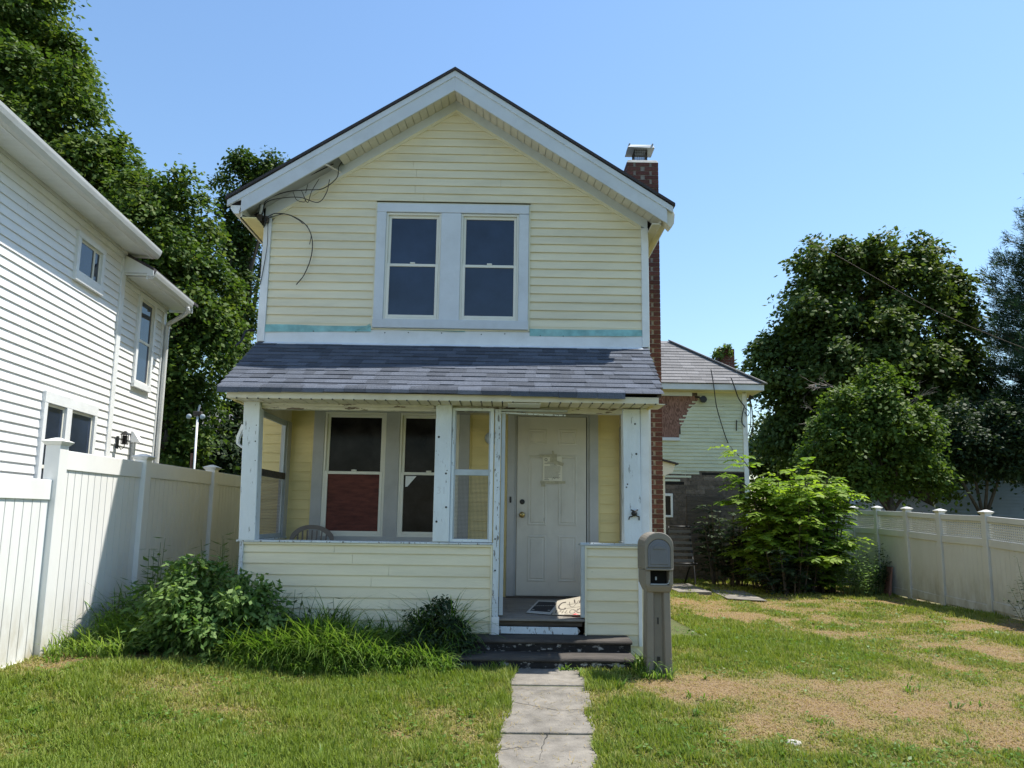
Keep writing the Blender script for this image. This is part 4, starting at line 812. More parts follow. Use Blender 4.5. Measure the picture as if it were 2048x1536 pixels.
text('lettering', 'UHIMTNOXSI', .075, c, (ty, 0, R(190)), 'print_pale', fm, .0006, sx=.72)
text('lettering', 'KITCHEN', .035, fpt(.55, .28, .013), (ty, 0, R(190)), 'print', fm, .0006)
for u, v in ((.18, .2), (.82, .22), (.85, .8)): part('mark', MB().lathe(fpt(u, v, .010), [(.016, 0), (.013, .002)], 8), 'print_pale', fm)
# the curled mat beside it
cm = thing('curled_mat', 'tan printed mat with its far corner curled up in the sun', 'doormat', (.70, 7.55, .48), 'mats on the porch floor')
def cpt2(u, v, dz=0.0):
    x = .485+u*.30+v*.10; y = 7.34+v*.66-u*.05; lift = .11*max(0, u*.55+v*.75-.45)**1.3
    return Vector((x, y, deckz(y)+.006+lift+dz))
n1, n2 = 12, 12; mb = MB(); vs = [cpt2(i/n1, j/n2) for j in range(n2+1) for i in range(n1+1)]+[cpt2(i/n1, j/n2, .006) for j in range(n2+1) for i in range(n1+1)]
q = (n1+1)*(n2+1); fs = []
for j in range(n2):
    for i in range(n1):
        k = j*(n1+1)+i; fs += [(k, k+n1+1, k+n1+2, k+1), (q+k, q+k+1, q+k+n1+2, q+k+n1+1)]
for i in range(n1): fs += [(i, i+1, q+i+1, q+i)]
for j in range(n2): fs += [(j*(n1+1), q+j*(n1+1), q+(j+1)*(n1+1), (j+1)*(n1+1))]
part('mat_sheet', MB().add(vs, fs), 'mat_tan', cm)
mb = MB()
def stroke(pts, wd):
    P = wire([(u, v, 0) for u, v in pts], 5); vs = []; fs = []
    for i, p in enumerate(P):
        d = (P[min(i+1, len(P)-1)]-P[max(i-1, 0)]).normalized(); nrm = Vector((-d.y, d.x, 0))
        for s in (-1, 1):
            e = p+nrm*wd*s; vs.append(cpt2(e.x, e.y, .0075))
    for i in range(len(P)-1): fs.append((2*i, 2*i+1, 2*i+3, 2*i+2))
    mb.add(vs, fs)
stroke([(.34, .82), (.20, .80), (.12, .62), (.18, .45), (.34, .42), (.36, .50)], .028)
stroke([(.10, .34), (.10, .12), (.2, .12)], .012); stroke([(.18, .34), (.24, .34), (.24, .22), (.18, .22)], .010); stroke([(.33, .32), (.30, .10)], .012); stroke([(.44, .34), (.40, .14), (.5, .14)], .012)
stroke([(.60, .36), (.54, .26), (.58, .14), (.70, .16), (.72, .28), (.62, .36)], .012); stroke([(.80, .36), (.78, .2), (.90, .14), (.96, .26), (.86, .36), (.82, .3)], .014)
stroke([(.46, .80), (.50, .60), (.60, .50), (.70, .62), (.78, .80)], .008); stroke([(.62, .88), (.66, .70)], .02); stroke([(.86, .88), (.82, .7), (.9, .7)], .02); stroke([(.4, .66), (.96, .66)], .006); stroke([(.4, .46), (.96, .46)], .006)
part('printing', mb, 'print', cm)
solo('dark_rod', MB().tube([(.60, 7.29, .470), (.80, 7.275, .470)], .008, 8), 'darkwood', 'short dark rod lying at the front edge of porch floor', 'rod')
solo('plastic_scrap', MB().lathe((.715, 7.315, .457), [(.03, 0), (.036, .008), (.03, .018), (.014, .024), (.005, .03)], 12), 'red', 'small pink plastic scrap on the porch floor edge', 'scrap', smooth=True)
# notice on the door
nt_ = thing('paper_notice', 'official paper notice taped to the front door', 'notice', (.55, 8.39, 1.97)); yN = DY-.044
part('sheet', MB().box(.437, .662, yN, yN+.002, 1.812, 2.115), 'paper', nt_)
mb = MB()
for k in range(11): mb.box(.456, .645-.03*random.random(), yN-.0012, yN-.0004, 1.995-k*.0125, 1.998-k*.0125)
mb.box(.52, .60, yN-.0012, yN-.0004, 2.068, 2.075).box(.49, .58, yN-.0012, yN-.0004, 2.045, 2.050).box(.456, .58, yN-.0012, yN-.0004, 2.030, 2.034).box(.52, .60, yN-.0012, yN-.0004, 2.012, 2.017).box(.456, .51, yN-.0012, yN-.0004, 1.842, 1.847).box(.46, .5, yN-.0012, yN-.0004, 1.86, 1.864)
mb.tube(wire([(.545, yN-.001, 1.845), (.565, yN-.001, 1.875), (.57, yN-.001, 1.855), (.59, yN-.001, 1.87), (.62, yN-.001, 1.862)], 4), .002, 4)
part('printing', mb, 'print', nt_)
mb = MB(); P = [(.474+.014*math.cos(a), yN-.001, 2.075+.014*math.sin(a)) for a in np.linspace(0, 6.283, 13)]; mb.tube(P, .003, 4); part('emblem', mb, 'print', nt_)
for k, bx in enumerate(((.41, .70, 1.80, 1.832), (.42, .47, 1.765, 1.80), (.52, .60, 2.04, 2.14), (.40, .55, 2.105, 2.135))): part('tape', MB().box(bx[0], bx[1], yN-.002-k*.0006, yN-.001-k*.0006, bx[2], bx[3]), 'tape', nt_)
part('tape', MB().beam((.55, yN-.005, 2.18), (.58, yN-.005, 2.02), .02, .001, (0, 1, 0)), 'tape', nt_); part('tape', MB().beam((.58, yN-.0055, 2.05), (.675, yN-.0055, 2.02), .04, .001, (0, 1, 0)), 'tape', nt_)

# ------------------------------------------------------------------ white house on the left
UD = Vector((-.08, 1, 0)).normalized(); ND = Vector((UD.y, -UD.x, 0)); WO = Vector((-5.0, 6.9, 0))
WX = frame_xf(WO, UD, ND)
wh = thing('white_house', 'white vinyl sided two storey house behind the left fence', 'house', (-5.5, 8.5, 0))
part('wall', MB(WX).box(-5.5, 2.60, -6, 0, 0, 5.0).box(2.60, 4.20, -5, -.03, 0, 4.62), 'wsiding', wh)
WIN = [(1.335, 2.02, 4.10, 4.70), (.98, 2.20, 1.10, 2.72)]
def wspans(a, b, lo=-5.5, hi=2.535, wins=WIN):
    cut = sorted([(u0, u1) for u0, u1, z0, z1 in wins if a < z1-.02 and b > z0+.02]); out = []; x = lo
    for u0, u1 in cut: out.append((x, u0, x, u0)); x = u1
    out.append((x, hi, x, hi)); return out
siding_rows(wh, WX, .2, 4.80, .1, wspans, 'wsiding', t=.016)
W2 = [(3.20, 3.80, 3.16, 4.53)]
WX2 = frame_xf(WO-ND*.03, UD, ND)
siding_rows(wh, WX2, .2, 4.50, .1, lambda a, b: wspans(a, b, 2.65, 4.12, W2), 'wsiding', t=.016)
part('corner_board', MB(WX).box(2.535, 2.65, -.03, .03, 0, 4.98), 'white', wh, .004); part('corner_board', MB(WX).box(4.12, 4.22, -.06, .0, 0, 4.55), 'white', wh, .004)
for z, lo, hi, ov in ((4.81, -5.5, 2.60, 0), (4.50, 2.65, 4.22, -.03)):
    part('frieze', MB(WX).box(lo, hi, ov, ov+.03, z-.02, z+.10), 'white', wh, .004); part('frieze', MB(WX).box(lo, hi, ov+.03, ov+.05, z+.045, z+.10), 'gutter', wh, .004)
x = -1.4
while x < 4.35:
    hi = x < 2.66; z = 4.895 if hi else 4.585
    part('soffit_panel', MB(WX).box(x, x+.046, .05 if hi else .02, .315, z, z+.012), 'white', wh); x += .050
part('soffit_backing', MB(WX).box(-5.5, 2.70, 0, .32, 4.91, 4.93).box(2.6, 4.35, -.03, .32, 4.60, 4.62), 'gutter', wh)
part('eave_return', MB(WX).box(2.70, 2.74, 0, .32, 4.87, 5.0), 'white', wh, .004); part('eave_return', MB(WX).box(4.36, 4.40, -.03, .32, 4.56, 4.68), 'white', wh, .004)
part('roof', MB(WX).prism([(-5.6, .40, 4.97), (2.72, .40, 4.97), (2.72, -3, 7.4), (-5.6, -3, 7.4)], [(-5.6, .40, 5.01), (2.72, .40, 5.01), (2.72, -3, 7.44), (-5.6, -3, 7.44)]), 'shingle_edge', wh)
part('roof', MB(WX).prism([(2.6, .40, 4.66), (4.4, .40, 4.66), (4.4, -2, 5.9), (2.6, -2, 5.9)], [(2.6, .40, 4.70), (4.4, .40, 4.70), (4.4, -2, 5.94), (2.6, -2, 5.94)]), 'shingle_edge', wh)
part('gable_wall', MB(WX).box(2.45, 2.6, -6, -.01, 4.5, 5.3), 'wsiding', wh)
part('eave_return', MB(WX).prism([(2.605, 0, 4.585), (2.605, .40, 4.585), (2.605, .40, 4.68), (2.605, 0, 4.875)], [(2.618, 0, 4.585), (2.618, .40, 4.585), (2.618, .40, 4.68), (2.618, 0, 4.875)]), 'white', wh)
def kgutter(u0, u1, z):
    pr = [(.325, z), (.325, z-.115), (.385, z-.115), (.415, z-.075), (.43, z-.03), (.435, z), (.425, z), (.405, z-.06), (.335, z-.10), (.335, z)]
    g = part('gutter', MB(WX).prism([(u0, a, b2) for a, b2 in pr], [(u1, a, b2) for a, b2 in pr]), 'gutter', wh)
    part('end_cap', MB(WX).prism([(u1, a, b2) for a, b2 in pr[:6]], [(u1+.004, a, b2) for a, b2 in pr[:6]]), 'white', g)
    part('fascia', MB(WX).box(u0, u1, .305, .325, z-.12, z+.02), 'white', wh)
kgutter(-5.5, 2.74, 4.985); kgutter(2.62, 4.10, 4.66)
part('downspout', MB(WX).tube(wire([(3.98, .38, 4.55), (4.02, .37, 4.47), (4.12, .18, 4.38), (4.17, .06, 4.32), (4.185, .035, 4.20), (4.185, .035, 3.5), (4.185, .035, .3)], 5), .034, 8), 'gutter', wh, smooth=True)
def wframe(u0, u1, z0, z1, n0=.0, tw=.07, sill=.09, top=.07, name='window'):
    mb = MB(WX).box(u0, u0+tw, n0, n0+.045, z0+sill, z1-top).box(u1-tw, u1, n0, n0+.045, z0+sill, z1-top).box(u0, u1, n0, n0+.047, z1-top, z1).box(u0, u1, n0, n0+.055, z0, z0+sill)
    return part(name, mb, 'white', wh, .004)
def wsash(wd, u0, u1, z0, z1, n0, mid=True):
    f = .03; mb = MB(WX).box(u0, u0+f, n0-.02, n0+.012, z0, z1).box(u1-f, u1, n0-.02, n0+.012, z0, z1).box(u0+f, u1-f, n0-.02, n0+.012, z0, z0+f).box(u0+f, u1-f, n0-.02, n0+.012, z1-f, z1)
    if mid: mb.box(u0+f, u1-f, n0-.02, n0+.014, (z0+z1)/2-.02, (z0+z1)/2+.02)
    part('sash', mb, 'ivory', wd, .003); part('pane', MB(WX).box(u0+f, u1-f, n0+.0, n0+.004, z0+f, z1-f), 'glass', wd)
a = wframe(1.335, 2.02, 4.10, 4.70, sill=.12); wsash(a, 1.405, 1.95, 4.22, 4.63, .004, False)
part('sash', MB(WX).box(1.77, 1.80, -.01, .02, 4.22, 4.63), 'ivory', a)
a = wframe(.98, 2.20, 1.10, 2.72, top=.13); part('mullion', MB(WX).box(1.455, 1.575, 0, .046, 1.19, 2.59), 'white', a, .004); wsash(a, 1.05, 1.455, 1.19, 2.59, .004); wsash(a, 1.575, 2.13, 1.19, 2.59, .004)
a = wframe(3.20, 3.80, 3.16, 4.53, -.03); wsash(a, 3.27, 3.73, 3.25, 4.46, -.026)
lp = part('wall_lantern', MB(WX).box(2.88, 2.93, -.012, .01, 2.25, 2.42), 'black', wh, .004)
mb = MB(WX).tube([(2.905, .01, 2.30), (2.905, .05, 2.24), (2.905, .09, 2.27), (2.905, .09, 2.31)], .007, 6).box(2.87, 2.94, .055, .125, 2.31, 2.32).prism([(2.86, .04, 2.44), (2.95, .04, 2.44), (2.95, .14, 2.44), (2.86, .14, 2.44)], [(2.895, .08, 2.49), (2.915, .08, 2.49), (2.915, .10, 2.49), (2.895, .10, 2.49)])
for du in (-.032, .032):
    for dn in (-.032, .032): mb.box(2.905+du-.004, 2.905+du+.004, .09+dn-.004, .09+dn+.004, 2.32, 2.44)
part('lantern_cage', mb, 'black', lp); part('lantern_glass', MB(WX).box(2.88, 2.93, .065, .115, 2.32, 2.43), 'glass2', lp)
part('vent_hood', MB(WX).prism([(3.33, -.012, 2.55), (3.47, -.012, 2.55), (3.47, -.012, 2.38), (3.33, -.012, 2.38)], [(3.34, .02, 2.53), (3.46, .02, 2.53), (3.47, .12, 2.38), (3.33, .12, 2.38)]), 'wsiding', wh, .004)
part('vent_pipe', MB(WX).box(3.36, 3.41, -.012, .03, .3, 2.38), 'gutter', wh)

# ------------------------------------------------------------------ left vinyl fence
lf = thing('privacy_fence', 'white vinyl privacy fence running along the left of the lawn', 'fence', (-3.92, 7, .15))
FXc = -3.92
def fpost(f, x, y, z0, z1, cap='square', mat='vinyl', w=.064):
    p = part('post', MB().box(x-w, x+w, y-w, y+w, z0, z1), mat, f, .006)
    a = lambda k, z: [(x-k, y-k, z), (x+k, y-k, z), (x+k, y+k, z), (x-k, y+k, z)]
    mb = MB().prism(a(w+.004, z1-.005), a(w+.03, z1+.028)).prism(a(w+.03, z1+.029), a(w*.25, z1+.062))
    part('post_cap', mb, mat, p, .003)
def lpanel(f, y0, y1, zb, zt, topr=.17, botr=.055):
    part('rail', MB().box(FXc-.025, FXc+.025, y0, y1, zt-topr, zt), 'vinyl', f, .004); part('rail', MB().box(FXc-.025, FXc+.025, y0, y1, zb, zb+botr), 'vinyl', f, .004)
    n = max(2, round((y1-y0)/.107)); w2 = (y1-y0)/n
    for k in range(n):
        part('board', MB().prism([(FXc-.012, y0+k*w2+.0015, zb+botr), (FXc+.012, y0+k*w2+.006, zb+botr), (FXc+.012, y0+(k+1)*w2-.004, zb+botr), (FXc-.012, y0+(k+1)*w2-.0005, zb+botr)],
             [(FXc-.012, y0+k*w2+.0015, zt-topr), (FXc+.012, y0+k*w2+.006, zt-topr), (FXc+.012, y0+(k+1)*w2-.004, zt-topr), (FXc-.012, y0+(k+1)*w2-.0005, zt-topr)]), 'vinyl', f)
    part('board_backing', MB().box(FXc-.02, FXc-.0125, y0, y1, zb+botr, zt-topr), 'gutter', f)
for y, z in ((2.6, 1.76), (4.5, 1.76), (6.37, 1.985), (7.90, 1.975), (9.76, 1.985), (11.62, 1.985), (13.5, 1.98)): fpost(lf, FXc, y, float(ground_z(FXc, y))-.1, z)
lpanel(lf, 2.66, 4.44, .14, 1.676); lpanel(lf, 4.56, 6.305, .145, 1.676); lpanel(lf, 6.435, 7.835, .19, 1.945); lpanel(lf, 7.965, 9.695, .2, 1.955); lpanel(lf, 9.825, 11.555, .2, 1.96); lpanel(lf, 11.69, 13.43, .2, 1.96)

# ------------------------------------------------------------------ right vinyl fence with lattice top
rf = thing('lattice_fence', 'weathered white vinyl fence, toned down for shade, with lattice top along the right side', 'fence', (7.62, 12.5, 0))
RXc = 7.62
def ztop(y): return float(np.interp(y, [6, 10.6, 11.5, 12.7, 13.8, 14.9, 15.85], [1.38, 1.46, 1.53, 1.56, 1.61, 1.64, 1.655]))
def dropz(y): return ztop(y)
RP = [7.6, 8.9, 10.2, 11.50, 12.72, 13.77, 14.87, 15.85]
for y in RP: fpost(rf, RXc, y, -.1, ztop(y)+.035, mat='vinyl_far', w=.055)
def rprism(y0, y1, a, b2, x0, x1, name, mat='vinyl_far', par=None, bev=.003):
    """bar between two posts that follows the fence top: a, b2 measured down from the top"""
    z0, z1 = ztop(y0), ztop(y1)
    return part(name, MB().prism([(x0, y0, z0-b2), (x1, y0, z0-b2), (x1, y0, z0-a), (x0, y0, z0-a)], [(x0, y1, z1-b2), (x1, y1, z1-b2), (x1, y1, z1-a), (x0, y1, z1-a)]), mat, par or rf, bev)
for y0, y1 in zip(RP[:-1], RP[1:]):
    y0 += .055; y1 -= .055
    rprism(y0, y1, 0, .085, RXc-.03, RXc+.03, 'rail'); rprism(y0, y1, .36, .475, RXc-.03, RXc+.03, 'rail'); 
    z0, z1 = ztop(y0), ztop(y1); n = int((y1-y0)/.107)
    for k in range(n):
        a0, a1 = y0+(y1-y0)*k/n+.0015, y0+(y1-y0)*(k+1)/n-.0015; zt = ztop(a0)-.475
        part('board', MB().prism([(RXc-.012, a0, .02), (RXc+.012, a0, .02), (RXc+.012, a1, .02), (RXc-.012, a1, .02)], [(RXc-.012, a0, zt+.01), (RXc+.012, a0, zt+.01), (RXc+.012, a1, zt+.01), (RXc-.012, a1, zt+.01)]), 'vinyl_far', rf)
    rprism(y0, y1, 1.35 if False else ztop(y0)-.15, ztop(y0)-.02, RXc-.032, RXc+.032, 'rail')
    mb = MB(); ns = 7
    for k in range(ns):
        d = .085+.275*(k+.5)/ns; mb.prism([(RXc-.004, y0, z0-d-.011), (RXc+.004, y0, z0-d-.011), (RXc+.004, y0, z0-d+.011), (RXc-.004, y0, z0-d+.011)], [(RXc-.004, y1, z1-d-.011), (RXc+.004, y1, z1-d-.011), (RXc+.004, y1, z1-d+.011), (RXc-.004, y1, z1-d+.011)])
    n = int((y1-y0)/.045)
    for k in range(1, n):
        yy = y0+(y1-y0)*k/n; zz = ztop(yy); mb.box(RXc+.005, RXc+.011, yy-.010, yy+.010, zz-.36, zz-.085)
    part('lattice', mb, 'vinyl_far', rf, kind='stuff')
# return panel running left behind the shrub
part('rail', MB().box(6.2, 7.56, 15.83, 15.88, 1.53, 1.60), 'vinyl_far', rf); part('rail', MB().box(6.2, 7.56, 15.83, 15.88, 1.15, 1.25), 'vinyl_far', rf)
for k in range(12): part('board', MB().box(6.2+k*.113, 6.31+k*.113, 15.845, 15.865, .05, 1.15), 'vinyl_far', rf)
mb = MB()
for k in range(6): mb.box(6.2, 7.56, 15.85, 15.858, 1.275+k*.042, 1.297+k*.042)
part('lattice', mb, 'vinyl_far', rf, kind='stuff')
solo('leaning_board', MB().prism([(7.40, 14.2, .0), (7.46, 14.2, .0), (7.46, 14.45, 0), (7.40, 14.45, 0)], [(7.52, 14.25, .55), (7.55, 14.25, .55), (7.55, 14.45, .55), (7.52, 14.45, .55)]), 'rustboard', 'reddish board leaning on the right fence beside the weeds', 'board')

# ------------------------------------------------------------------ green house at the rear
RY = 17.0
gh = thing('green_house', 'pale green clapboard house with damaged siding behind the yard', 'house', (3.5, RY, 0))
part('wall', MB().box(-1.0, 5.70, RY, 23.5, 0, 4.45), 'asphalt_siding', gh)
GXf = frame_xf((0, RY, 0), (1, 0, 0), (0, -1, 0))
def gspans(a, b):
    j = random.Random(int(a*997)); hi = 5.62
    def jag(x, s=.06): return x+j.uniform(-s, s)
    if b > 4.30: return [(jag(4.52), hi)]
    if b > 3.34:                                        # plywood patch with ragged right edge
        k = (b-3.34)/(4.3-3.34); e = 4.10+.10*k+.32*max(0, k-.55)/.45; return [(jag(e, .05), hi)]
    if a > 2.50: return [(3.45, jag(4.75, .3)), ] if False else [(3.0, hi)]
    if a > 2.40: return [(3.0, jag(4.50))]
    if a > 2.30: return [(3.0, jag(4.35))]
    return [(3.0, jag(4.15))]
z = 2.285
while z < 4.40:
    for u0, u1 in gspans(z, z+.085):
        m = random.uniform(u0+.4, u1-.4) if u1-u0 > 1.2 else None
        segs = [(u0, m-.001), (m+.001, u1)] if m else [(u0, u1)]
        for s0, s1 in segs:
            dz = random.uniform(-.006, .006); part('clapboard', board(MB(GXf), s0, s1, s0, s1, z+dz, .085, .018), 'gsiding', gh)
    z += .085
part('plywood_sheet', MB().box(3.2, 4.10, RY-.02, RY-.002, 3.32, 4.30), 'plywood', gh); part('plywood_sheet', MB().poly_y([(4.105, 3.5), (4.25, 3.75), (4.35, 4.0), (4.52, 4.15), (4.62, 4.32), (4.105, 4.32)], RY-.012, RY-.002), 'plywood', gh)
part('window_sill', MB().box(3.1, 4.12, RY-.05, RY, 3.24, 3.315), 'trim', gh, .004)
part('frieze', MB().box(2.9, 5.70, RY-.03, RY, 4.40, 4.47), 'siding_trim', gh); part('frieze', MB().box(2.9, 4.42, RY-.05, RY-.03, 4.31, 4.40), 'trim', gh)
part('corner_board', MB().box(5.62, 5.73, RY-.03, RY+.05, 0, 4.42), 'white', gh, .004)
part('dark_strip', MB().box(4.62, 5.62, RY-.012, RY, 2.44, 2.50), 'void', gh); part('dark_strip', MB().box(3.0, 4.2, RY-.012, RY, 2.21, 2.28), 'void', gh); part('dark_strip', MB().box(5.50, 5.62, RY-.012, RY, 1.9, 2.44), 'void', gh)  # near-black strips along the lower clapboard edges and beside the corner board
z = .25
while z < 2.44:                                         # exposed brown siding strips under the lost clapboards
    x = 3.0
    while x < 5.5:
        wd = random.uniform(.35, .8); part('exposed_strip', MB().box(x, min(x+wd-.008, 5.5), RY-.010, RY-.001, z, z+.098), 'asphalt_siding', gh); x += wd
    z += .103
wn = part('window', MB().box(3.60, 3.65, RY-.05, RY, 1.45, 2.0).box(3.87, 3.92, RY-.05, RY, 1.45, 2.0).box(3.65, 3.87, RY-.05, RY, 1.94, 2.0).box(3.65, 3.87, RY-.05, RY, 1.45, 1.5), 'white', gh, .004)
part('pane', MB().box(3.65, 3.87, RY-.03, RY-.02, 1.5, 1.94), 'glass2', wn)
part('basement_door', MB().box(4.25, 5.05, RY-.03, RY-.011, .05, 1.95), 'darkwood', gh, .004)
# hip roof
E = (6.07, 16.65, 4.575); P0 = (4.26, 18.46, 6.02)
part('eave_board', MB().box(0, 6.04, 16.66, 16.70, 4.42, 4.555), 'trim', gh, .003); part('eave_board', MB().box(6.0, 6.04, 16.70, 23.6, 4.42, 4.555), 'trim', gh, .003)
part('eave_soffit', MB().box(0, 6.02, 16.70, RY, 4.42, 4.44).box(5.7, 6.0, RY, 23.6, 4.42, 4.44), 'siding_trim', gh)
rr = part('roof', MB().add([(-1.2, 16.64, 4.56), E[:2]+(4.56,), (6.07, 23.8, 4.56), (-1.2, 23.8, 4.56), (-1.2, 18.46, 6.0), (4.26, 18.46, 6.0), (4.26, 21.9, 6.0), (-1.2, 21.9, 6.0)], [(0, 1, 5, 4), (1, 2, 6, 5), (4, 5, 6, 7), (2, 3, 7, 6), (3, 0, 4, 7), (0, 3, 2, 1)]), 'shingle_edge', gh)
a2 = math.atan2(6.0-4.56, 18.46-16.64); sl2 = math.hypot(6.0-4.56, 18.46-16.64); rws = 15; ex2 = sl2/rws
GT = []
for wd in (.16, .2, .26, .3, .36):
    GT.append((wd, MB().prism([(0, -.004, .002), (wd, -.004, .002), (wd, -.004, .016), (0, -.004, .016)], [(0, ex2*1.1, .0), (wd, ex2*1.1, 0), (wd, ex2*1.1, .003), (0, ex2*1.1, .003)]).mesh('shingle', 'shingle_rear')))
for r in range(rws):
    s0 = r*ex2; xr = 6.09-1.81*(r+.35)/rws; x = 3.05+random.uniform(-.2, 0)
    while x < xr-.02:
        wd, me = random.choice(GT); sc = min(1, (xr-x)/wd)
        shared('shingle', me, rr, (x, 16.64+s0*math.cos(a2), 4.565+s0*math.sin(a2)), (a2, 0, 0), (sc*.99, 1, 1)); x += wd
part('hip_cap', MB().beam((6.08, 16.63, 4.585), (4.26, 18.46, 6.03), .16, .03), 'shingle_rear', rr)
# its chimney
c2 = part('chimney', MB().box(5.345, 5.715, 17.75, 18.1, 4.5, 5.665), 'mortar', gh); z = 4.85; row = 0
while z < 5.65:
    x = 5.338
    for ln in ((.115, .175, .075) if row % 2 else (.06, .175, .13)):
        shared('brick', brick_mesh(ln-.006, .08), c2, (x, 17.742, z)); x += ln+.008
    z += .0677; row += 1
rest = MB(); z = 4.85; row = 0
while z < 5.65:
    for k in range(2): rest.box(5.338, 5.35, 17.83+k*.14, 17.96+k*.14, z, z+.0565).box(5.71, 5.722, 17.83+k*.14, 17.96+k*.14, z, z+.0565)
    z += .0677
part('brickwork', rest, 'brick', c2, kind='stuff')
fl2 = part('floodlight', MB().lathe((4.66, RY-.02, 4.22), [(.05, 0), (.05, .03), (.07, .08), (.085, .14), (.03, .15)], 10, 'y'), 'black', gh); part('arm', MB().tube([(4.5, RY-.02, 4.30), (4.58, RY-.08, 4.27), (4.66, RY-.06, 4.23)], .02, 6), 'black', fl2)
mb = MB()
for pts, r in (([(4.79, 16.62, 4.9), (4.84, 16.6, 4.5), (4.93, 16.7, 4.0), (5.16, 16.9, 3.4), (5.25, 16.95, 3.2)], .012), ([(5.25, 16.62, 4.72), (5.32, 16.6, 4.5), (5.48, 16.8, 4.25), (5.66, 16.94, 4.08)], .014),
               ([(5.66, 16.94, 4.1), (5.60, 16.92, 3.9), (5.58, 16.93, 3.7), (5.66, 16.94, 3.58)], .012), ([(5.80, 16.93, 4.25), (5.84, 16.93, 3.9), (5.84, 16.93, 3.6), (5.76, 16.93, 3.3)], .013), ([(5.78, 16.93, 4.25), (5.80, 16.93, 3.9), (5.78, 16.93, 3.6), (5.72, 16.93, 3.4)], .011),
               ([(5.66, 16.94, 4.05), (5.76, 16.93, 3.95), (5.72, 16.93, 3.85), (5.66, 16.94, 3.95)], .010), ([(5.47, RY-.03, 3.75), (5.46, RY-.03, 3.5)], .012)):
    mb.tube(wire(pts, 6), r, 5)
part('loose_wire', mb, 'black', gh, smooth=True); part('meter_head', MB().tube([(5.76, 16.94, 4.22), (5.80, 16.93, 4.33), (5.87, 16.92, 4.28)], .035, 8), 'black', gh)
# low slab and rubble by the yard edge
solo('concrete_slab', MB().box(3.28, 3.92, 13.9, 15.6, -.02, .07), 'concrete', 'low grey concrete slab lying in the grass behind the mailbox', 'slab', bevel=.01)
solo('concrete_block', MB().box(3.12, 3.42, 15.0, 15.35, 0, .16), 'cement', 'small pale concrete block at end of the low slab', 'block', bevel=.015)
pv = MB().prism([(4.0, 13.2, .012), (4.6, 12.9, .012), (4.75, 14.6, .012), (4.1, 14.9, .012)], [(4.0, 13.2, .03), (4.6, 12.9, .03), (4.75, 14.6, .03), (4.1, 14.9, .03)])
solo('paving_slab', pv, 'concrete', 'flat worn paving slab half sunk in the dry grass by the shrubs', 'slab', bevel=.006)
# dark folded metal chairs leaning by the back wall
mc = thing('metal_chair', 'dark metal lawn chair tipped against the brown rear wall', 'chair', (3.75, 15.6, 0))
mb = MB()
for s in (0, .48): mb.tube(wire([(3.50+s, 15.3, 0), (3.52+s, 15.5, .45), (3.56+s, 15.9, .95), (3.6+s, 16.0, 1.25)], 5), .018, 7).tube(wire([(3.46+s, 16.1, 0), (3.50+s, 15.7, .42), (3.52+s, 15.25, .50)], 5), .018, 7)
mb.tube([(3.6, 16.0, 1.25), (4.08, 16.0, 1.25)], .018, 7).tube([(3.52, 15.25, .50), (4.0, 15.25, .50)], .018, 7)
part('frame', mb, 'black', mc, smooth=True)
for k in range(6): part('slat', MB().beam((3.53+.008*k, 15.5+.08*k, .55+.12*k), (4.01+.008*k, 15.5+.08*k, .55+.12*k), .012, .06), 'mesh', mc)
for k in range(4): part('slat', MB().beam((3.52, 15.3+.1*k, .49-.02*k), (4.0, 15.3+.1*k, .49-.02*k), .06, .012), 'mesh', mc)

# ------------------------------------------------------------------ far things
bh = thing('blue_house', 'slate blue sided house beyond the right fence under the pine', 'house', (25, 36, 0))
part('wall', MB().box(20.6, 34, 35, 44, 0, 5.2), 'blue', bh); BX = frame_xf((0, 35, 0), (1, 0, 0), (0, -1, 0))
siding_rows(bh, BX, .3, 5.2, .16, lambda a, b: [(20.7, 34, 20.7, 34)], 'blue', t=.03)
part('corner_board', MB().box(20.5, 20.75, 34.95, 35.1, 0, 5.2), 'white', bh); part('roof', MB().poly_y([(20, 5.1), (27.3, 7.2), (34.6, 5.1)], 34.5, 44.5), 'shingle_edge', bh)
wn = part('window', MB().box(24.2, 25.3, 34.93, 35, 3.4, 5.0), 'white', bh); part('pane', MB().box(24.3, 25.2, 34.91, 34.93, 3.5, 4.9), 'glass', wn)
sh = thing('garden_shed', 'low shed with pale sunlit roof behind the right fence', 'shed', (15.8, 28, 0))
part('wall', MB().box(14.3, 16.9, 28, 30, 0, 1.75), 'tanwall', sh); part('roof', MB().add([(14.1, 27.8, 1.72), (17.0, 27.8, 1.72), (16.2, 29.4, 2.62), (14.9, 29.4, 2.62), (14.1, 30.2, 1.72), (17.0, 30.2, 1.72)], [(0, 1, 2, 3), (1, 5, 2), (5, 4, 3, 2), (4, 0, 3)]), 'shedroof', sh)
sh2 = thing('dark_garage', 'dark roofed garage with tan gable behind the right fence', 'garage', (13.6, 30, 0))
part('wall', MB().poly_y([(12.9, 0), (14.6, 0), (14.6, 1.75), (13.75, 2.35), (12.9, 1.75)], 30, 34), 'tanwall', sh2); part('roof', MB().poly_y([(12.6, 1.62), (13.75, 2.45), (14.9, 1.62), (14.9, 1.52), (13.75, 2.34), (12.6, 1.52)], 29.8, 34.2), 'shingle_edge', sh2)
fr = thing('far_house', 'distant grey roofed house seen low between the left trees', 'house', (-13, 36, 0))
part('wall', MB().box(-19, -10, 36, 44, 0, 4.6), 'tanwall', fr); part('roof', MB().poly_x([(35.4, 4.5), (40, 7.2), (44.6, 4.5)], -19.5, -9.5), 'shingle_rear', fr)
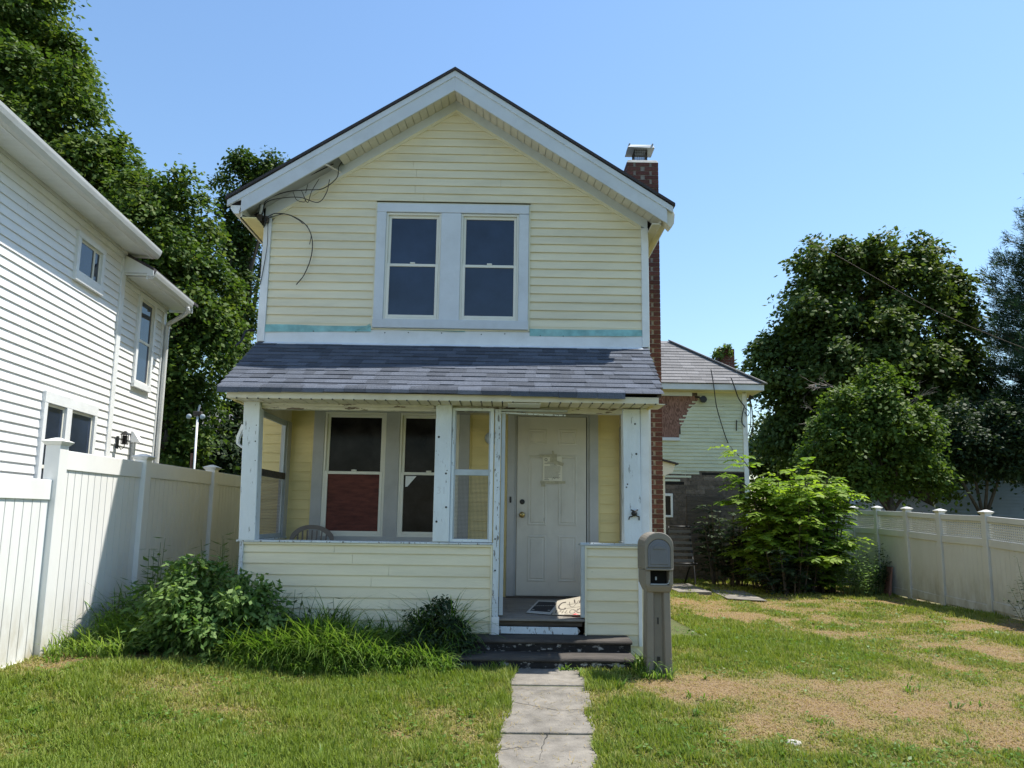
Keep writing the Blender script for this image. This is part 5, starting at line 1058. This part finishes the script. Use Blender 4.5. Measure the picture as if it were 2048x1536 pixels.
# yard light behind the left fence
yl = thing('yard_light', 'white pole with twin floodlights behind the left fence', 'lamp', (-6.83, 16, 0))
part('pole', MB().tube([(-6.81, 16, 0), (-6.83, 16, 3.55)], .024, 10), 'white', yl, smooth=True); part('pole_brace', MB().tube([(-6.87, 16.0, 1.2), (-6.90, 16, 2.7)], .022, 8), 'rustboard', yl)
hd = part('junction_box', MB().box(-6.92, -6.74, 15.95, 16.05, 3.53, 3.63), 'cage', yl, .01)
for s in (-1, 1): part('lamp_head', MB().lathe((-6.83+s*.15, 15.97, 3.50), [(.025, 0), (.04, .03), (.06, .07), (.055, .08)], 12, 'y'), 'alu', yl, smooth=True)
part('bracket', MB().tube([(-6.83, 16, 3.6), (-6.80, 16, 3.78)], .02, 6), 'alu', yl)
solo('utility_cable', MB().tube(wire([(9.5, 22, 10.25), (10.7, 22, 9.62), (13.4, 22, 8.05), (16.2, 22, 6.85), (19, 22, 5.9)], 8), .009, 5), 'cage', 'thin overhead cable sloping in front of the right maple', 'cable')
solo('lawn_stone', MB().lathe((1.86, 4.83, .0), [(.05, 0), (.058, .015), (.045, .03), (.02, .036)], 9), 'stone', 'pale flat stone lying in the front right lawn', 'stone')

# ------------------------------------------------------------------ trees
B_A = [(-13.87, 19.0, 15.51, 1.2, 1.15, 1.1), (-13.44, 19.5, 14.47, 1.08, 0.93, 0.79), (-13.58, 19.0, 12.76, 1.74, 1.51, 1.29), (-12.41, 18.5, 11.17, 1.61, 1.35, 1.08), (-11.96, 19.0, 10.43, 1.44, 1.34, 1.25), (-16.05, 19.5, 14.1, 2.15, 2.67, 3.19), (-14.88, 19.0, 10.81, 2.05, 2.14, 2.22), (-11.02, 19.0, 9.86, 1.02, 1.06, 1.09), (-14.89, 20.0, 14.78, 1.03, 1.08, 1.13), (-11.92, 18.0, 11.97, 0.79, 0.68, 0.57), (-11.62, 18.0, 12.91, 0.53, 0.45, 0.37)]
B_A2 = [(-8.84, 17.5, 9.35, 0.94, 0.87, 0.8), (-8.25, 17.9, 8.47, 0.7, 0.86, 1.01), (-8.97, 17.5, 7.9, 1.37, 1.34, 1.32), (-8.25, 17.5, 6.75, 1.24, 1.33, 1.43), (-7.86, 18.0, 6.12, 0.82, 0.94, 1.05), (-8.11, 17.5, 4.85, 1.1, 1.05, 1.0), (-7.56, 17.8, 7.51, 0.38, 0.49, 0.6), (-9.37, 18.3, 6.58, 1.16, 1.25, 1.34), (-8.24, 17.5, 3.49, 0.84, 0.91, 0.98)]
B_B = [(-7.72, 21.0, 12.0, 0.73, 0.59, 0.46), (-7.03, 21.0, 11.98, 0.53, 0.41, 0.29), (-8.09, 21.5, 11.52, 0.81, 0.6, 0.4), (-8.43, 21.0, 10.18, 0.68, 0.64, 0.61), (-8.1, 21.5, 9.35, 0.77, 0.67, 0.58), (-8.16, 21.0, 8.31, 0.57, 0.47, 0.37), (-7.66, 21.0, 7.54, 0.62, 0.63, 0.65), (-8.45, 21.4, 7.18, 0.48, 0.47, 0.47), (-7.94, 21.0, 6.17, 0.59, 0.57, 0.54), (-7.59, 22.0, 10.96, 0.79, 0.73, 0.67), (-7.96, 21.0, 5.34, 0.66, 0.52, 0.39)]
B_U1 = [(-9.47, 20.5, 4.14, 0.71, 0.86, 1.01), (-9.18, 20.5, 3.15, 0.84, 0.85, 0.85), (-9.78, 20.9, 4.92, 0.65, 0.62, 0.59)]
B_U2 = [(-7.8, 19.5, 3.21, 0.8, 0.81, 0.81), (-7.49, 20.0, 3.82, 0.69, 0.69, 0.7), (-7.5, 19.5, 2.68, 0.8, 0.67, 0.54), (-6.97, 19.5, 2.82, 0.67, 0.74, 0.81)]
B_C = [(13.91, 30.0, 12.15, 1.3, 1.22, 1.13), (16.43, 30.0, 12.53, 1.85, 1.49, 1.13), (15.17, 30.0, 11.28, 2.38, 1.98, 1.57), (17.54, 30.0, 11.21, 1.63, 1.6, 1.57), (12.96, 29.5, 10.21, 1.59, 1.45, 1.31), (14.54, 29.0, 8.6, 3.11, 2.51, 1.91), (18.05, 30.0, 9.12, 1.72, 1.74, 1.76), (11.79, 30.0, 7.82, 1.38, 1.29, 1.19), (12.48, 30.0, 9.03, 1.39, 1.24, 1.1), (11.51, 30.0, 8.79, 0.75, 0.65, 0.55), (12.81, 29.0, 6.9, 1.85, 1.65, 1.46), (16.13, 29.5, 6.63, 2.3, 2.0, 1.7), (18.53, 30.0, 6.75, 1.59, 1.77, 1.95), (12.05, 30.0, 6.22, 1.16, 1.12, 1.07), (12.31, 30.0, 4.96, 1.36, 1.32, 1.27), (18.61, 30.0, 4.84, 1.48, 1.59, 1.7), (14.47, 31.0, 5.32, 2.18, 1.97, 1.76), (16.81, 31.0, 4.48, 2.6, 2.18, 1.75)]
B_D = [(12.7, 24.0, 5.65, 0.81, 0.79, 0.77), (12.23, 24.0, 4.79, 1.18, 1.02, 0.85), (11.07, 24.0, 5.28, 0.59, 0.64, 0.68), (11.22, 23.7, 4.24, 1.0, 0.83, 0.67), (13.21, 24.0, 4.3, 1.01, 1.01, 1.02), (12.82, 24.0, 3.29, 1.51, 1.13, 0.75), (11.32, 24.0, 3.43, 1.0, 0.8, 0.59), (13.96, 24.0, 4.14, 0.51, 0.55, 0.59), (11.59, 24.3, 2.7, 1.1, 0.8, 0.5), (14.21, 24.4, 3.08, 0.77, 0.68, 0.59), (10.73, 24.5, 4.15, 0.69, 0.82, 0.95), (12.47, 24.3, 6.39, 0.43, 0.43, 0.44)]
B_F = [(13.14, 36.0, 5.64, 1.01, 0.93, 0.86), (12.47, 36.0, 4.5, 0.88, 0.94, 1.0), (13.71, 36.0, 4.14, 1.38, 1.25, 1.13), (15.09, 37.0, 3.47, 1.28, 1.15, 1.02)]
B_L = [(16.23, 25.0, 4.63, 1.06, 1.06, 1.06), (16.53, 25.0, 3.85, 1.23, 0.96, 0.7), (17.79, 25.0, 4.3, 1.06, 1.24, 1.42), (15.29, 25.0, 3.66, 0.52, 0.52, 0.52)]

tree('maple_tree', 'tall green maple rising past the top edge behind the white house', (-13.8, 19, 0), B_A, .135, 12, 'leaf_a', .34, .30, 50, inner=.15, group='trees behind the houses')
tree('maple_tree', 'broad dense maple crown between the white house and the porch roof', (-8.6, 17.8, 0), B_A2, .12, 14, 'leaf_a', .26, .27, 50, inner=.2, group='trees behind the houses')
tree('oak_tree', 'open airy oak showing sky through its limbs at the yellow house left eave', (-7.9, 21.3, 0), B_B, .115, 19, 'leaf_b', .20, .24, 40, fork=.45, inner=.25, group='trees behind the houses')
tree('understory_tree', 'low dark leafy tree right of the white house downspout', (-9.3, 20.6, 0), B_U1, .13, 14, 'leaf_dark', .12, .26, 40, group='trees behind the houses')  # same dark leaf colour over the whole crown
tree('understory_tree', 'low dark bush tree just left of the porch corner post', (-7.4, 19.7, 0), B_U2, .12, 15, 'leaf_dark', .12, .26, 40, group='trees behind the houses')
FAR = tree('maple_tree', 'large rounded maple standing beyond the green house on the right', (17.5, 30.2, 0), B_C, .20, 5.6, 'leaf_c', .42, .36, 58, inner=.2, group='trees behind the houses')
tree('young_maple', 'bright green young maple in front of the large rounded maple', (12.9, 24.2, 0), B_D, .145, 9.5, 'leaf_d', .16, .26, 46, inner=.2, group='trees behind the houses')
tree('small_tree', 'small tree low beside the green house corner', (12.9, 36, 0), B_F, .2, 7, 'leaf_c', .16, .42, 44, group='trees behind the houses')  # far maple leaf colour, used unchanged
tree('dark_tree', 'dark leaved tree in front of the slate blue house', (16.6, 25.2, 0), B_L, .14, 12, 'leaf_dark', .16, .32, 46, group='trees behind the houses')  # plain dark leaf colour throughout

def pine(name, label, base, height, radius, mat, n_bough=64, z0=.18):
    t = thing(name, label, 'tree', base); b = Vector(base)
    part('trunk', MB().tube([b, b+Vector((.1, 0, height*.5)), b+Vector((0, 0, height))], .32, 9, .05), 'bark', t, smooth=True)
    C, Dv, mbx2 = [], [], MB()
    for i in range(n_bough):
        k = (i+random.random())/n_bough; h = height*(z0+(1-z0)*k); L = radius*(1-.75*((k-.15)/.85 if k > .15 else 0))*random.uniform(.7, 1.15); a = i*2.4+random.uniform(-.3, .3)
        d = Vector((math.cos(a), math.sin(a), 0)); p0 = b+Vector((0, 0, h)); p1 = p0+d*L*.5+Vector((0, 0, L*.02)); p2 = p0+d*L+Vector((0, 0, L*(.10+.35*k)))
        mbx2.tube([p0, p1, p2], .06, 5, .012)
        nt_ = int(30*L/2.5)
        for j in range(nt_):
            s = random.uniform(.25, 1.0); c = p0.lerp(p1, s*2) if s < .5 else p1.lerp(p2, s*2-1); sd = Vector((-d.y, d.x, 0))*random.uniform(-1, 1)*.30*L*(1.15-s)+Vector((0, 0, random.uniform(-.30, .42)))
            e = c+sd; dr = (d*.7+sd*.8+Vector((0, 0, .45))).normalized()
            if random.random() < .45: mbx2.tube([c, e], .012, 3, .006)
            C.append(e); Dv.append(dr)
    part('bough', mbx2, 'bark', t)
    C = np.array([tuple(c) for c in C]); Dv = np.array([tuple(c) for c in Dv]); m = 28
    P = np.repeat(C, m, 0)+RNG.normal(size=(len(C)*m, 3))*.09; d = unit(np.repeat(Dv, m, 0)+RNG.normal(size=(len(C)*m, 3))*.62); s = unit(np.cross(d, RNG.normal(size=d.shape)))
    ln = RNG.uniform(.16, .28, len(P))[:, None]; V = np.stack([P-s*.014, P+s*.014, P+d*ln], 1).reshape(-1, 3); F = np.arange(len(P)*3).reshape(-1, 3)
    tt = np.clip(np.repeat(RNG.uniform(.15, .8, len(C)), m)+RNG.normal(0, .12, len(P)), 0, 1)
    put(bpy.data.objects.new('crown', np_mesh('crown', V, F, mat, tt)), t)
pine('pine_tree', 'blue green pine tree cut by the right edge of view', (23.6, 27.5, 0), 15.8, 6.0, 'needle', 300, .19)

# ------------------------------------------------------------------ compound-leaf shrub in the back yard
def shrub_arrays(stems, leaf_len, pairs, lw, mbw, per_stem=9, t_lo=.3, t_hi=.95):
    C, N2, D2, S, T = [], [], [], [], []
    for (p0, p1, bend) in stems:
        p0, p1 = Vector(p0), Vector(p1); mid = p0.lerp(p1, .55)+Vector(bend); P = wire([p0, mid, p1], 8); mbw.tube(P, .018, 5, .006)
        for k in range(per_stem):
            s = .14+.86*(k+random.random())/per_stem; q = P[min(len(P)-1, int(s*(len(P)-1)))]; a = random.uniform(0, 6.28) if k < per_stem-2 else math.atan2(p1.y-p0.y, p1.x-p0.x)+random.uniform(-.8, .8)
            out = Vector((math.cos(a), math.sin(a), .55)).normalized(); L = leaf_len*random.uniform(.65, 1.2); tint = random.uniform(t_lo, t_hi) if s > .7 else random.uniform(t_lo*.6, t_hi*.7)
            R2 = [q+out*L*u+Vector((0, 0, -.42*L*u*u)) for u in np.linspace(0, 1, pairs+1)]; mbw.tube(R2[::2], .005, 3, .002)
            for j in range(1, pairs+1):
                ax = (R2[j]-R2[j-1]).normalized(); sd = ax.cross(Vector((0, 0, 1))).normalized(); nn = sd.cross(ax).normalized()
                for sg in (-1, 1):
                    C.append(R2[j]); D2.append(sd*sg+ax*.35+Vector((0, 0, random.uniform(-.35, .05)))); N2.append(nn+Vector((random.uniform(-.3, .3), random.uniform(-.3, .3), 0))); S.append(lw*random.uniform(.75, 1.15)*(1-.35*abs(j/pairs-.5))); T.append(tint+random.uniform(-.1, .1))
                if j == pairs: C.append(R2[j]); D2.append(ax); N2.append(nn); S.append(lw); T.append(tint)
    A = lambda l: np.array([tuple(v) for v in l])
    return A(C), unit(A(N2)), unit(A(D2)), np.array(S), np.clip(np.array(T), 0, 1)
def compound_shrub(name, label, base, stems, leaf_len, pairs, lw, mat, per=9, width=.42, **k):
    t = thing(name, label, 'shrub', base, 'shrubs by the green house'); mbw = MB(); C, Nn, Dd, S, T = shrub_arrays(stems, leaf_len, pairs, lw, mbw, per, **k)
    V, F, tt = leaves(C, Nn, Dd, S, T, width, .12); part('stems', mbw, 'bark', t, kind='stuff'); put(bpy.data.objects.new('foliage', np_mesh('foliage', V, F, mat, tt)), t); return t
rs = random.Random(3); stems = []
for i in range(104):
    a = rs.uniform(0, 6.28); r0 = rs.uniform(.1, 1.0); r1 = r0+rs.uniform(.2, .75); x0, y0 = 5.88+.8*r0*math.cos(a), 15.0+.8*r0*math.sin(a); h = (2.45-.75*r1*rs.uniform(.2, 1.0)+rs.uniform(-.4, .25))*rs.choice((1, 1, .85, .6, .4))
    stems.append(((x0, y0, 0), (5.86+.72*r1*math.cos(a), 15.0+.85*r1*math.sin(a), max(.7, h)), (0, 0, .2)))
for p1 in ((4.75, 15.2, 2.95), (4.62, 15.0, 2.35), (5.1, 14.8, 2.1), (4.55, 14.9, 1.75)): stems.append(((5.6, 15.2, 0), p1, (.1, 0, .6)))
for p1 in ((6.3, 14.9, 2.75), (6.75, 15.0, 2.35), (6.55, 14.6, 2.0), (6.6, 14.4, 1.6)): stems.append(((6.3, 15.1, 0), p1, (-.1, 0, .4)))
compound_shrub('compound_leaf_shrub', 'big bright green shrub with long feather leaves by the green house corner', (5.75, 15, 0), stems, .48, 8, .155, 'leaf_shrub', 14, .5)
# dark shrubs along the back wall, shade put into the leaf colour
stems = []
for i in range(26):
    a = rs.uniform(0, 6.28); r0 = rs.uniform(.1, .8); stems.append(((4.85+.7*r0*math.cos(a), 15.9+.4*r0*math.sin(a), 0), (4.85+1.05*r0*math.cos(a), 15.9+.6*r0*math.sin(a), rs.uniform(.6, 1.9)), (0, 0, .1)))
compound_shrub('shade_toned_shrub', 'shrub with shade in its dark leaf colour against the brown wall of the green house', (4.85, 15.9, 0), stems, .38, 7, .12, 'leaf_dark', 9, .5)
stems = []
for i in range(18):
    a = rs.uniform(0, 6.28); r0 = rs.uniform(.1, .8); stems.append(((5.5+.6*r0*math.cos(a), 14.2+.35*r0*math.sin(a), 0), (5.5+1.0*r0*math.cos(a), 14.2+.5*r0*math.sin(a), rs.uniform(.35, .95)), (0, 0, .05)))
compound_shrub('shade_toned_shrub', 'low dark shrub under the feather leaved shrub at lawn edge', (5.5, 14.2, 0), stems, .30, 6, .11, 'leaf_dark', 9, .5)
# weed clumps by the right fence
def leafy_weed(name, label, base, rx, ry, h, nst, leaf, mat, per=26, cat='weed', spread=.5, t_hi=.6, seed=1, width=.5, flare=1.25, group=None):
    t = thing(name, label, cat, base, group or ('weeds along the walls and fences' if name == 'tall_weed' else 'bushes along the porch' if name == 'leafy_bush' else None)); r = random.Random(seed); mbw = MB(); C, Nn, Dd, S, T = [], [], [], [], []
    for i in range(nst):
        a = r.uniform(0, 6.28); k = math.sqrt(r.random()); x0, y0 = base[0]+rx*.75*k*math.cos(a), base[1]+ry*.75*k*math.sin(a); hh = h*(1-.55*k**2)*r.uniform(.65, 1.1)
        z0 = float(ground_z(x0, y0)); p1 = Vector((base[0]+rx*flare*k*math.cos(a)+r.uniform(-.06, .06), base[1]+ry*flare*k*math.sin(a), z0+hh)); P = wire([(x0, y0, z0), Vector((x0, y0, z0)).lerp(p1, .5)+Vector((0, 0, .06*h)), p1], 6); mbw.tube(P, .005, 4, .002)
        tint = r.uniform(.15, t_hi)
        for j in range(per):
            s = .18+.82*(j+r.random())/per; q = P[min(len(P)-1, int(s*(len(P)-1)+.5))]; b = j*2.4+r.uniform(-.4, .4); d = Vector((math.cos(b), math.sin(b), r.uniform(-.25, .55)))
            C.append(q+d*.01); Dd.append(d); Nn.append(Vector((0, 0, 1))-d*.3+Vector((r.uniform(-.35, .35), r.uniform(-.35, .35), 0))); S.append(leaf*r.uniform(.6, 1.25)*(1.15-.5*s)); T.append(tint+.35*(s-.5)+r.uniform(-.1, .1))
    A = lambda l: np.array([tuple(v) for v in l]); V, F, tt = leaves(A(C), unit(A(Nn)), unit(A(Dd)), np.array(S), np.clip(np.array(T), 0, 1), width, .15)
    part('stems', mbw, 'tallgrass_stem', t, kind='stuff'); put(bpy.data.objects.new('foliage', np_mesh('foliage', V, F, mat, tt)), t); return t
M['tallgrass_stem'] = pmat('green_stem', (0.10, 0.14, 0.05), 0.7, 0.2, 9)
leafy_weed('tall_weed', 'pale green weed clump at the far end of right fence', (6.75, 14.1, 0), .42, .35, 1.0, 46, .11, 'leaf_weed', 22, seed=5, width=.35, t_hi=.8)
leafy_weed('tall_weed', 'darker weed clump against the first right fence panel', (7.25, 14.5, 0), .30, .30, 1.15, 34, .12, 'leaf_dark', 22, seed=6, width=.35)
leafy_weed('fence_shrub', 'sparse dark shrub cut by right edge in front of lattice fence', (7.25, 10.05, 0), .34, .25, .98, 11, .075, 'leaf_dark', 20, cat='shrub', seed=8, flare=1.5)
# ------------------------------------------------------------------ weeds along the porch
def mound(name, label, base, blobs, leaf, dens, mat, clump, per, width=.55, tint_hi=.6, cat='bush', group='bushes along the porch'):
    t = thing(name, label, cat, base, group); C, Nn, Dd, S, T = crown_arrays(blobs, leaf, dens, clump, per, tint_hi, .6, .7)
    k = C[:, 2] > ground_z(C[:, 0], C[:, 1])+.02; V, F, tt = leaves(C[k], Nn[k], Dd[k], S[k], T[k], width, .2); put(bpy.data.objects.new('foliage', np_mesh('foliage', V, F, mat, tt)), t); mb = MB(); r = random.Random(len(label))
    for (cx, cy, cz, rx, ry, rz) in blobs:
        for _ in range(9): mb.tube(wire([(cx+r.uniform(-.4, .4)*rx, cy+r.uniform(-.4, .4)*ry, .08), (cx+r.uniform(-.6, .6)*rx, cy+r.uniform(-.6, .6)*ry, cz*.7), (cx+r.uniform(-.9, .9)*rx, cy+r.uniform(-.8, .8)*ry, cz+rz*r.uniform(.3, 1.05))], 4), .006, 4, .002)
    part('stems', mb, 'tallgrass_stem', t, kind='stuff'); return t
mound('leafy_bush', 'rounded pale leafed bush in front of left porch corner', (-2.62, 6.78, .15), [(-2.78, 6.72, .62, .36, .28, .36), (-2.48, 6.80, .66, .36, .26, .36), (-2.62, 6.62, .42, .42, .25, .30), (-2.25, 6.85, .48, .28, .22, .26)], .064, 190, 'leaf_weed', .06, 15, .5, .95)
mound('leafy_bush', 'low mixed leafy weeds between the pale bush and left fence', (-3.3, 6.9, .17), [(-3.35, 6.95, .42, .32, .28, .22), (-3.08, 6.75, .38, .28, .25, .22), (-3.15, 7.3, .55, .40, .3, .3)], .10, 90, 'leaf_weed', .08, 10, .36, .45)
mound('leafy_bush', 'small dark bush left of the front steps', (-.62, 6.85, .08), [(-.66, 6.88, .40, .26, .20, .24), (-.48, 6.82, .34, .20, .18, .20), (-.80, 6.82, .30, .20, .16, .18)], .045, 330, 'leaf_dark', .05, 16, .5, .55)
leafy_weed('tall_weed', 'tall weed with broad leaves against the white left fence', (-3.45, 7.35, .17), .26, .22, .95, 16, .17, 'leaf_weed', 13, seed=13, width=.3, t_hi=.45)
leafy_weed('tall_weed', 'short weed stem at the shadow edge of the left fence', (-3.62, 6.98, .17), .10, .10, .62, 7, .11, 'leaf_weed', 14, seed=14, width=.4, t_hi=.8)
leafy_weed('tall_weed', 'dark weed stems in the gap between porch and left fence', (-2.95, 7.75, .17), .34, .3, 1.05, 22, .16, 'leaf_weed', 14, seed=15, width=.28, t_hi=.35)
leafy_weed('tall_weed', 'drooping weed stalk rising in front of the porch siding', (-1.52, 6.98, .08), .10, .08, .72, 4, .17, 'leaf_dark', 9, seed=16, width=.26)
leafy_weed('tall_weed', 'broad leaved weeds at foot of the porch siding', (-2.02, 6.95, .09), .36, .14, .60, 18, .15, 'leaf_dark', 10, seed=17, width=.28, t_hi=.8)
# feathery spike plants at the porch corner
fp = thing('feathery_weed', 'two feathery spiked weeds standing at the left porch corner', 'weed', (-2.66, 7.05, .1)); mbw = MB(); C, Nn, Dd, S, T = [], [], [], [], []
for (x, y, h, lx, ly) in ((-2.60, 6.98, 1.02, .12, -.05), (-2.85, 7.2, 1.05, -.08, 0), (-2.72, 7.25, 1.12, -.02, 0)):
    P = wire([(x, y, .1), (x+lx*.3, y+ly*.3, h*.6), (x+lx, y+ly, h)], 14); mbw.tube(P, .006, 4, .002)
    for j in range(170):
        s = .35+.65*j/170; q = P[min(len(P)-1, int(s*(len(P)-1)))].lerp(P[min(len(P)-1, int(s*(len(P)-1))+1)], random.random()); b = j*2.4; d = Vector((math.cos(b), math.sin(b), .45)); C.append(q); Dd.append(d); Nn.append(Vector((0, 0, 1))-d*.4); S.append(.115*(1.25-s)); T.append(.45+.4*s)
A = lambda l: np.array([tuple(v) for v in l]); V, F, tt = leaves(A(C), unit(A(Nn)), unit(A(Dd)), np.array(S), np.clip(np.array(T), 0, 1), .14, .2)
part('stem', mbw, 'tallgrass_stem', fp); put(bpy.data.objects.new('foliage', np_mesh('foliage', V, F, 'leaf_weed', tt)), fp)
# arching tall grass
def arching_grass(name, label, pts, mat):
    """pts rows: x, y, blade height, dryness"""
    n = len(pts); X, Y, Hh, T = pts.T; az = RNG.uniform(0, 6.283, n); az = np.where(RNG.random(n) < .55, -1.57+RNG.normal(0, .9, n), az); Z = ground_z(X, Y)
    d = np.stack([np.cos(az), np.sin(az)], 1); s = np.stack([-d[:, 1], d[:, 0]], 1); curl = RNG.uniform(.9, 2.5, n); wd = RNG.uniform(.004, .0085, n); seg = 6; px = X.copy(); py = Y.copy(); pz = Z.copy(); ang = RNG.uniform(.05, .4, n); rows = []
    for k in range(seg+1):
        w2 = wd*(1-(k/seg)**2*.92); rows.append(np.stack([px-s[:, 0]*w2, py-s[:, 1]*w2, pz], 1)); rows.append(np.stack([px+s[:, 0]*w2, py+s[:, 1]*w2, pz+w2*.4], 1))
        st = Hh*1.35/seg; px = px+d[:, 0]*np.sin(ang)*st; py = py+d[:, 1]*np.sin(ang)*st; pz = np.maximum(pz+np.cos(ang)*st, Z+.01); ang = np.minimum(ang+curl/seg, 2.7)
    V = np.stack(rows, 1).reshape(-1, 3); b = np.arange(n)*(2*seg+2); F = np.concatenate([np.stack([b+2*k, b+2*k+1, b+2*k+3, b+2*k+2], 1) for k in range(seg)]); tt = np.tile(np.clip(T, 0, 1), seg)
    o = bpy.data.objects.new(name, np_mesh(name, V, F, mat, tt)); COL.objects.link(o); o['kind'] = 'stuff'; o['category'] = 'grass'; o['label'] = label
def band(n, x0, x1, y0, y1, h0, h1, t0, t1):
    X = RNG.uniform(x0, x1, n); Y = RNG.uniform(y0, y1, n); keep = vnoise(X, Y, 4.5, 21) > .22; H2 = RNG.uniform(h0, h1, n)*(.6+.7*vnoise(X, Y, 3.0, 22)); T = RNG.uniform(t0, t1, n); return np.stack([X, Y, H2, T], 1)[keep]
G = np.concatenate([band(5200, -2.35, -.55, 6.42, 7.0, .22, .46, .2, .85), band(1700, -2.3, -.4, 6.95, 7.15, .30, .60, .05, .5), band(1700, -3.7, -2.3, 6.65, 7.2, .16, .36, .15, .75), band(900, -3.85, -2.7, 7.15, 8.3, .35, .7, .05, .5),
                    band(500, -3.85, -3.2, 6.3, 6.75, .10, .26, .5, 1.0), band(900, -2.3, -.45, 6.28, 6.5, .10, .22, .3, .9), band(420, -.75, -.42, 6.35, 6.9, .12, .3, .3, .9),
                    band(60, 1.14, 1.28, 6.40, 6.60, .10, .26, .4, .9), band(70, 1.16, 1.45, 6.28, 6.40, .06, .16, .4, .9), band(30, .50, .68, 6.57, 6.62, .03, .09, .4, .9), band(30, .66, .80, 6.3, 6.45, .04, .1, .6, 1), band(24, -.08, .06, 6.55, 6.62, .04, .12, .4, .9)])
arching_grass('tall_grass', 'long arching unmown grass along the foot of the porch', G, 'tallgrass')
# scattered rosette weeds in the lawn
def lawn_tuft_pts(n):
    P = []
    for _ in range(n):
        y = random.uniform(4.3, 7.0); x = random.uniform(-.74*y, .72*y)
        if -0.2 < x < .85 or (x < 1.4 and y > 6.3) or x < -3.8: continue
        sp = random.uniform(.012, .07)
        for _ in range(random.randint(5, 22)): P.append((x+random.gauss(0, sp), y+random.gauss(0, sp*.7), random.uniform(.03, .085), random.uniform(.1, .6)))
    return np.array(P)
arching_grass('lawn_weeds', 'darker broad bladed weed tufts scattered over the lawn', lawn_tuft_pts(60), 'tallgrass')
# vine on the rear chimney, dead twigs by the far maple
vn = thing('chimney_vine', 'green vine sprouting over top of the rear brick chimney', 'vine', (5.4, 17.8, 5.6)); C, Nn, Dd, S, T = crown_arrays([(5.42, 17.75, 5.68, .22, .18, .12), (5.30, 17.72, 5.55, .08, .08, .12)], .09, 60, .06, 14)
V, F, tt = leaves(C, Nn, Dd, S, T); put(bpy.data.objects.new('foliage', np_mesh('foliage', V, F, 'leaf_d', tt)), vn); part('stem', MB().tube([(5.32, 17.73, 5.3), (5.36, 17.73, 5.6), (5.5, 17.8, 5.68)], .008, 4), 'bark', vn)
rt = random.Random(9)
def twig(p, d, L, r, dep):
    q = p+d*L; mb.tube([p, p.lerp(q, .5)+Vector((0, 0, -.04*L)), q], r, 4, r*.5)
    if dep:
        for _ in range(3): twig(p.lerp(q, rt.uniform(.4, 1)), (d+Vector((rt.uniform(-.7, .7), rt.uniform(-.5, .2), rt.uniform(-.5, .5)))).normalized(), L*rt.uniform(.45, .7), r*.6, dep-1)
for (x, z, dx, dz, L) in ((13.0, 6.2, -.9, .15, 1.6), (12.8, 4.3, -.5, -.3, 1.5), (13.6, 5.0, .6, .3, 1.4), (12.6, 5.4, -.8, -.1, 1.3)):
    mb = MB(); twig(Vector((x, 26.6, z)), Vector((dx, -.3, dz)).normalized(), L, .025, 3); part('dead_branch', mb, 'deadwood', FAR)
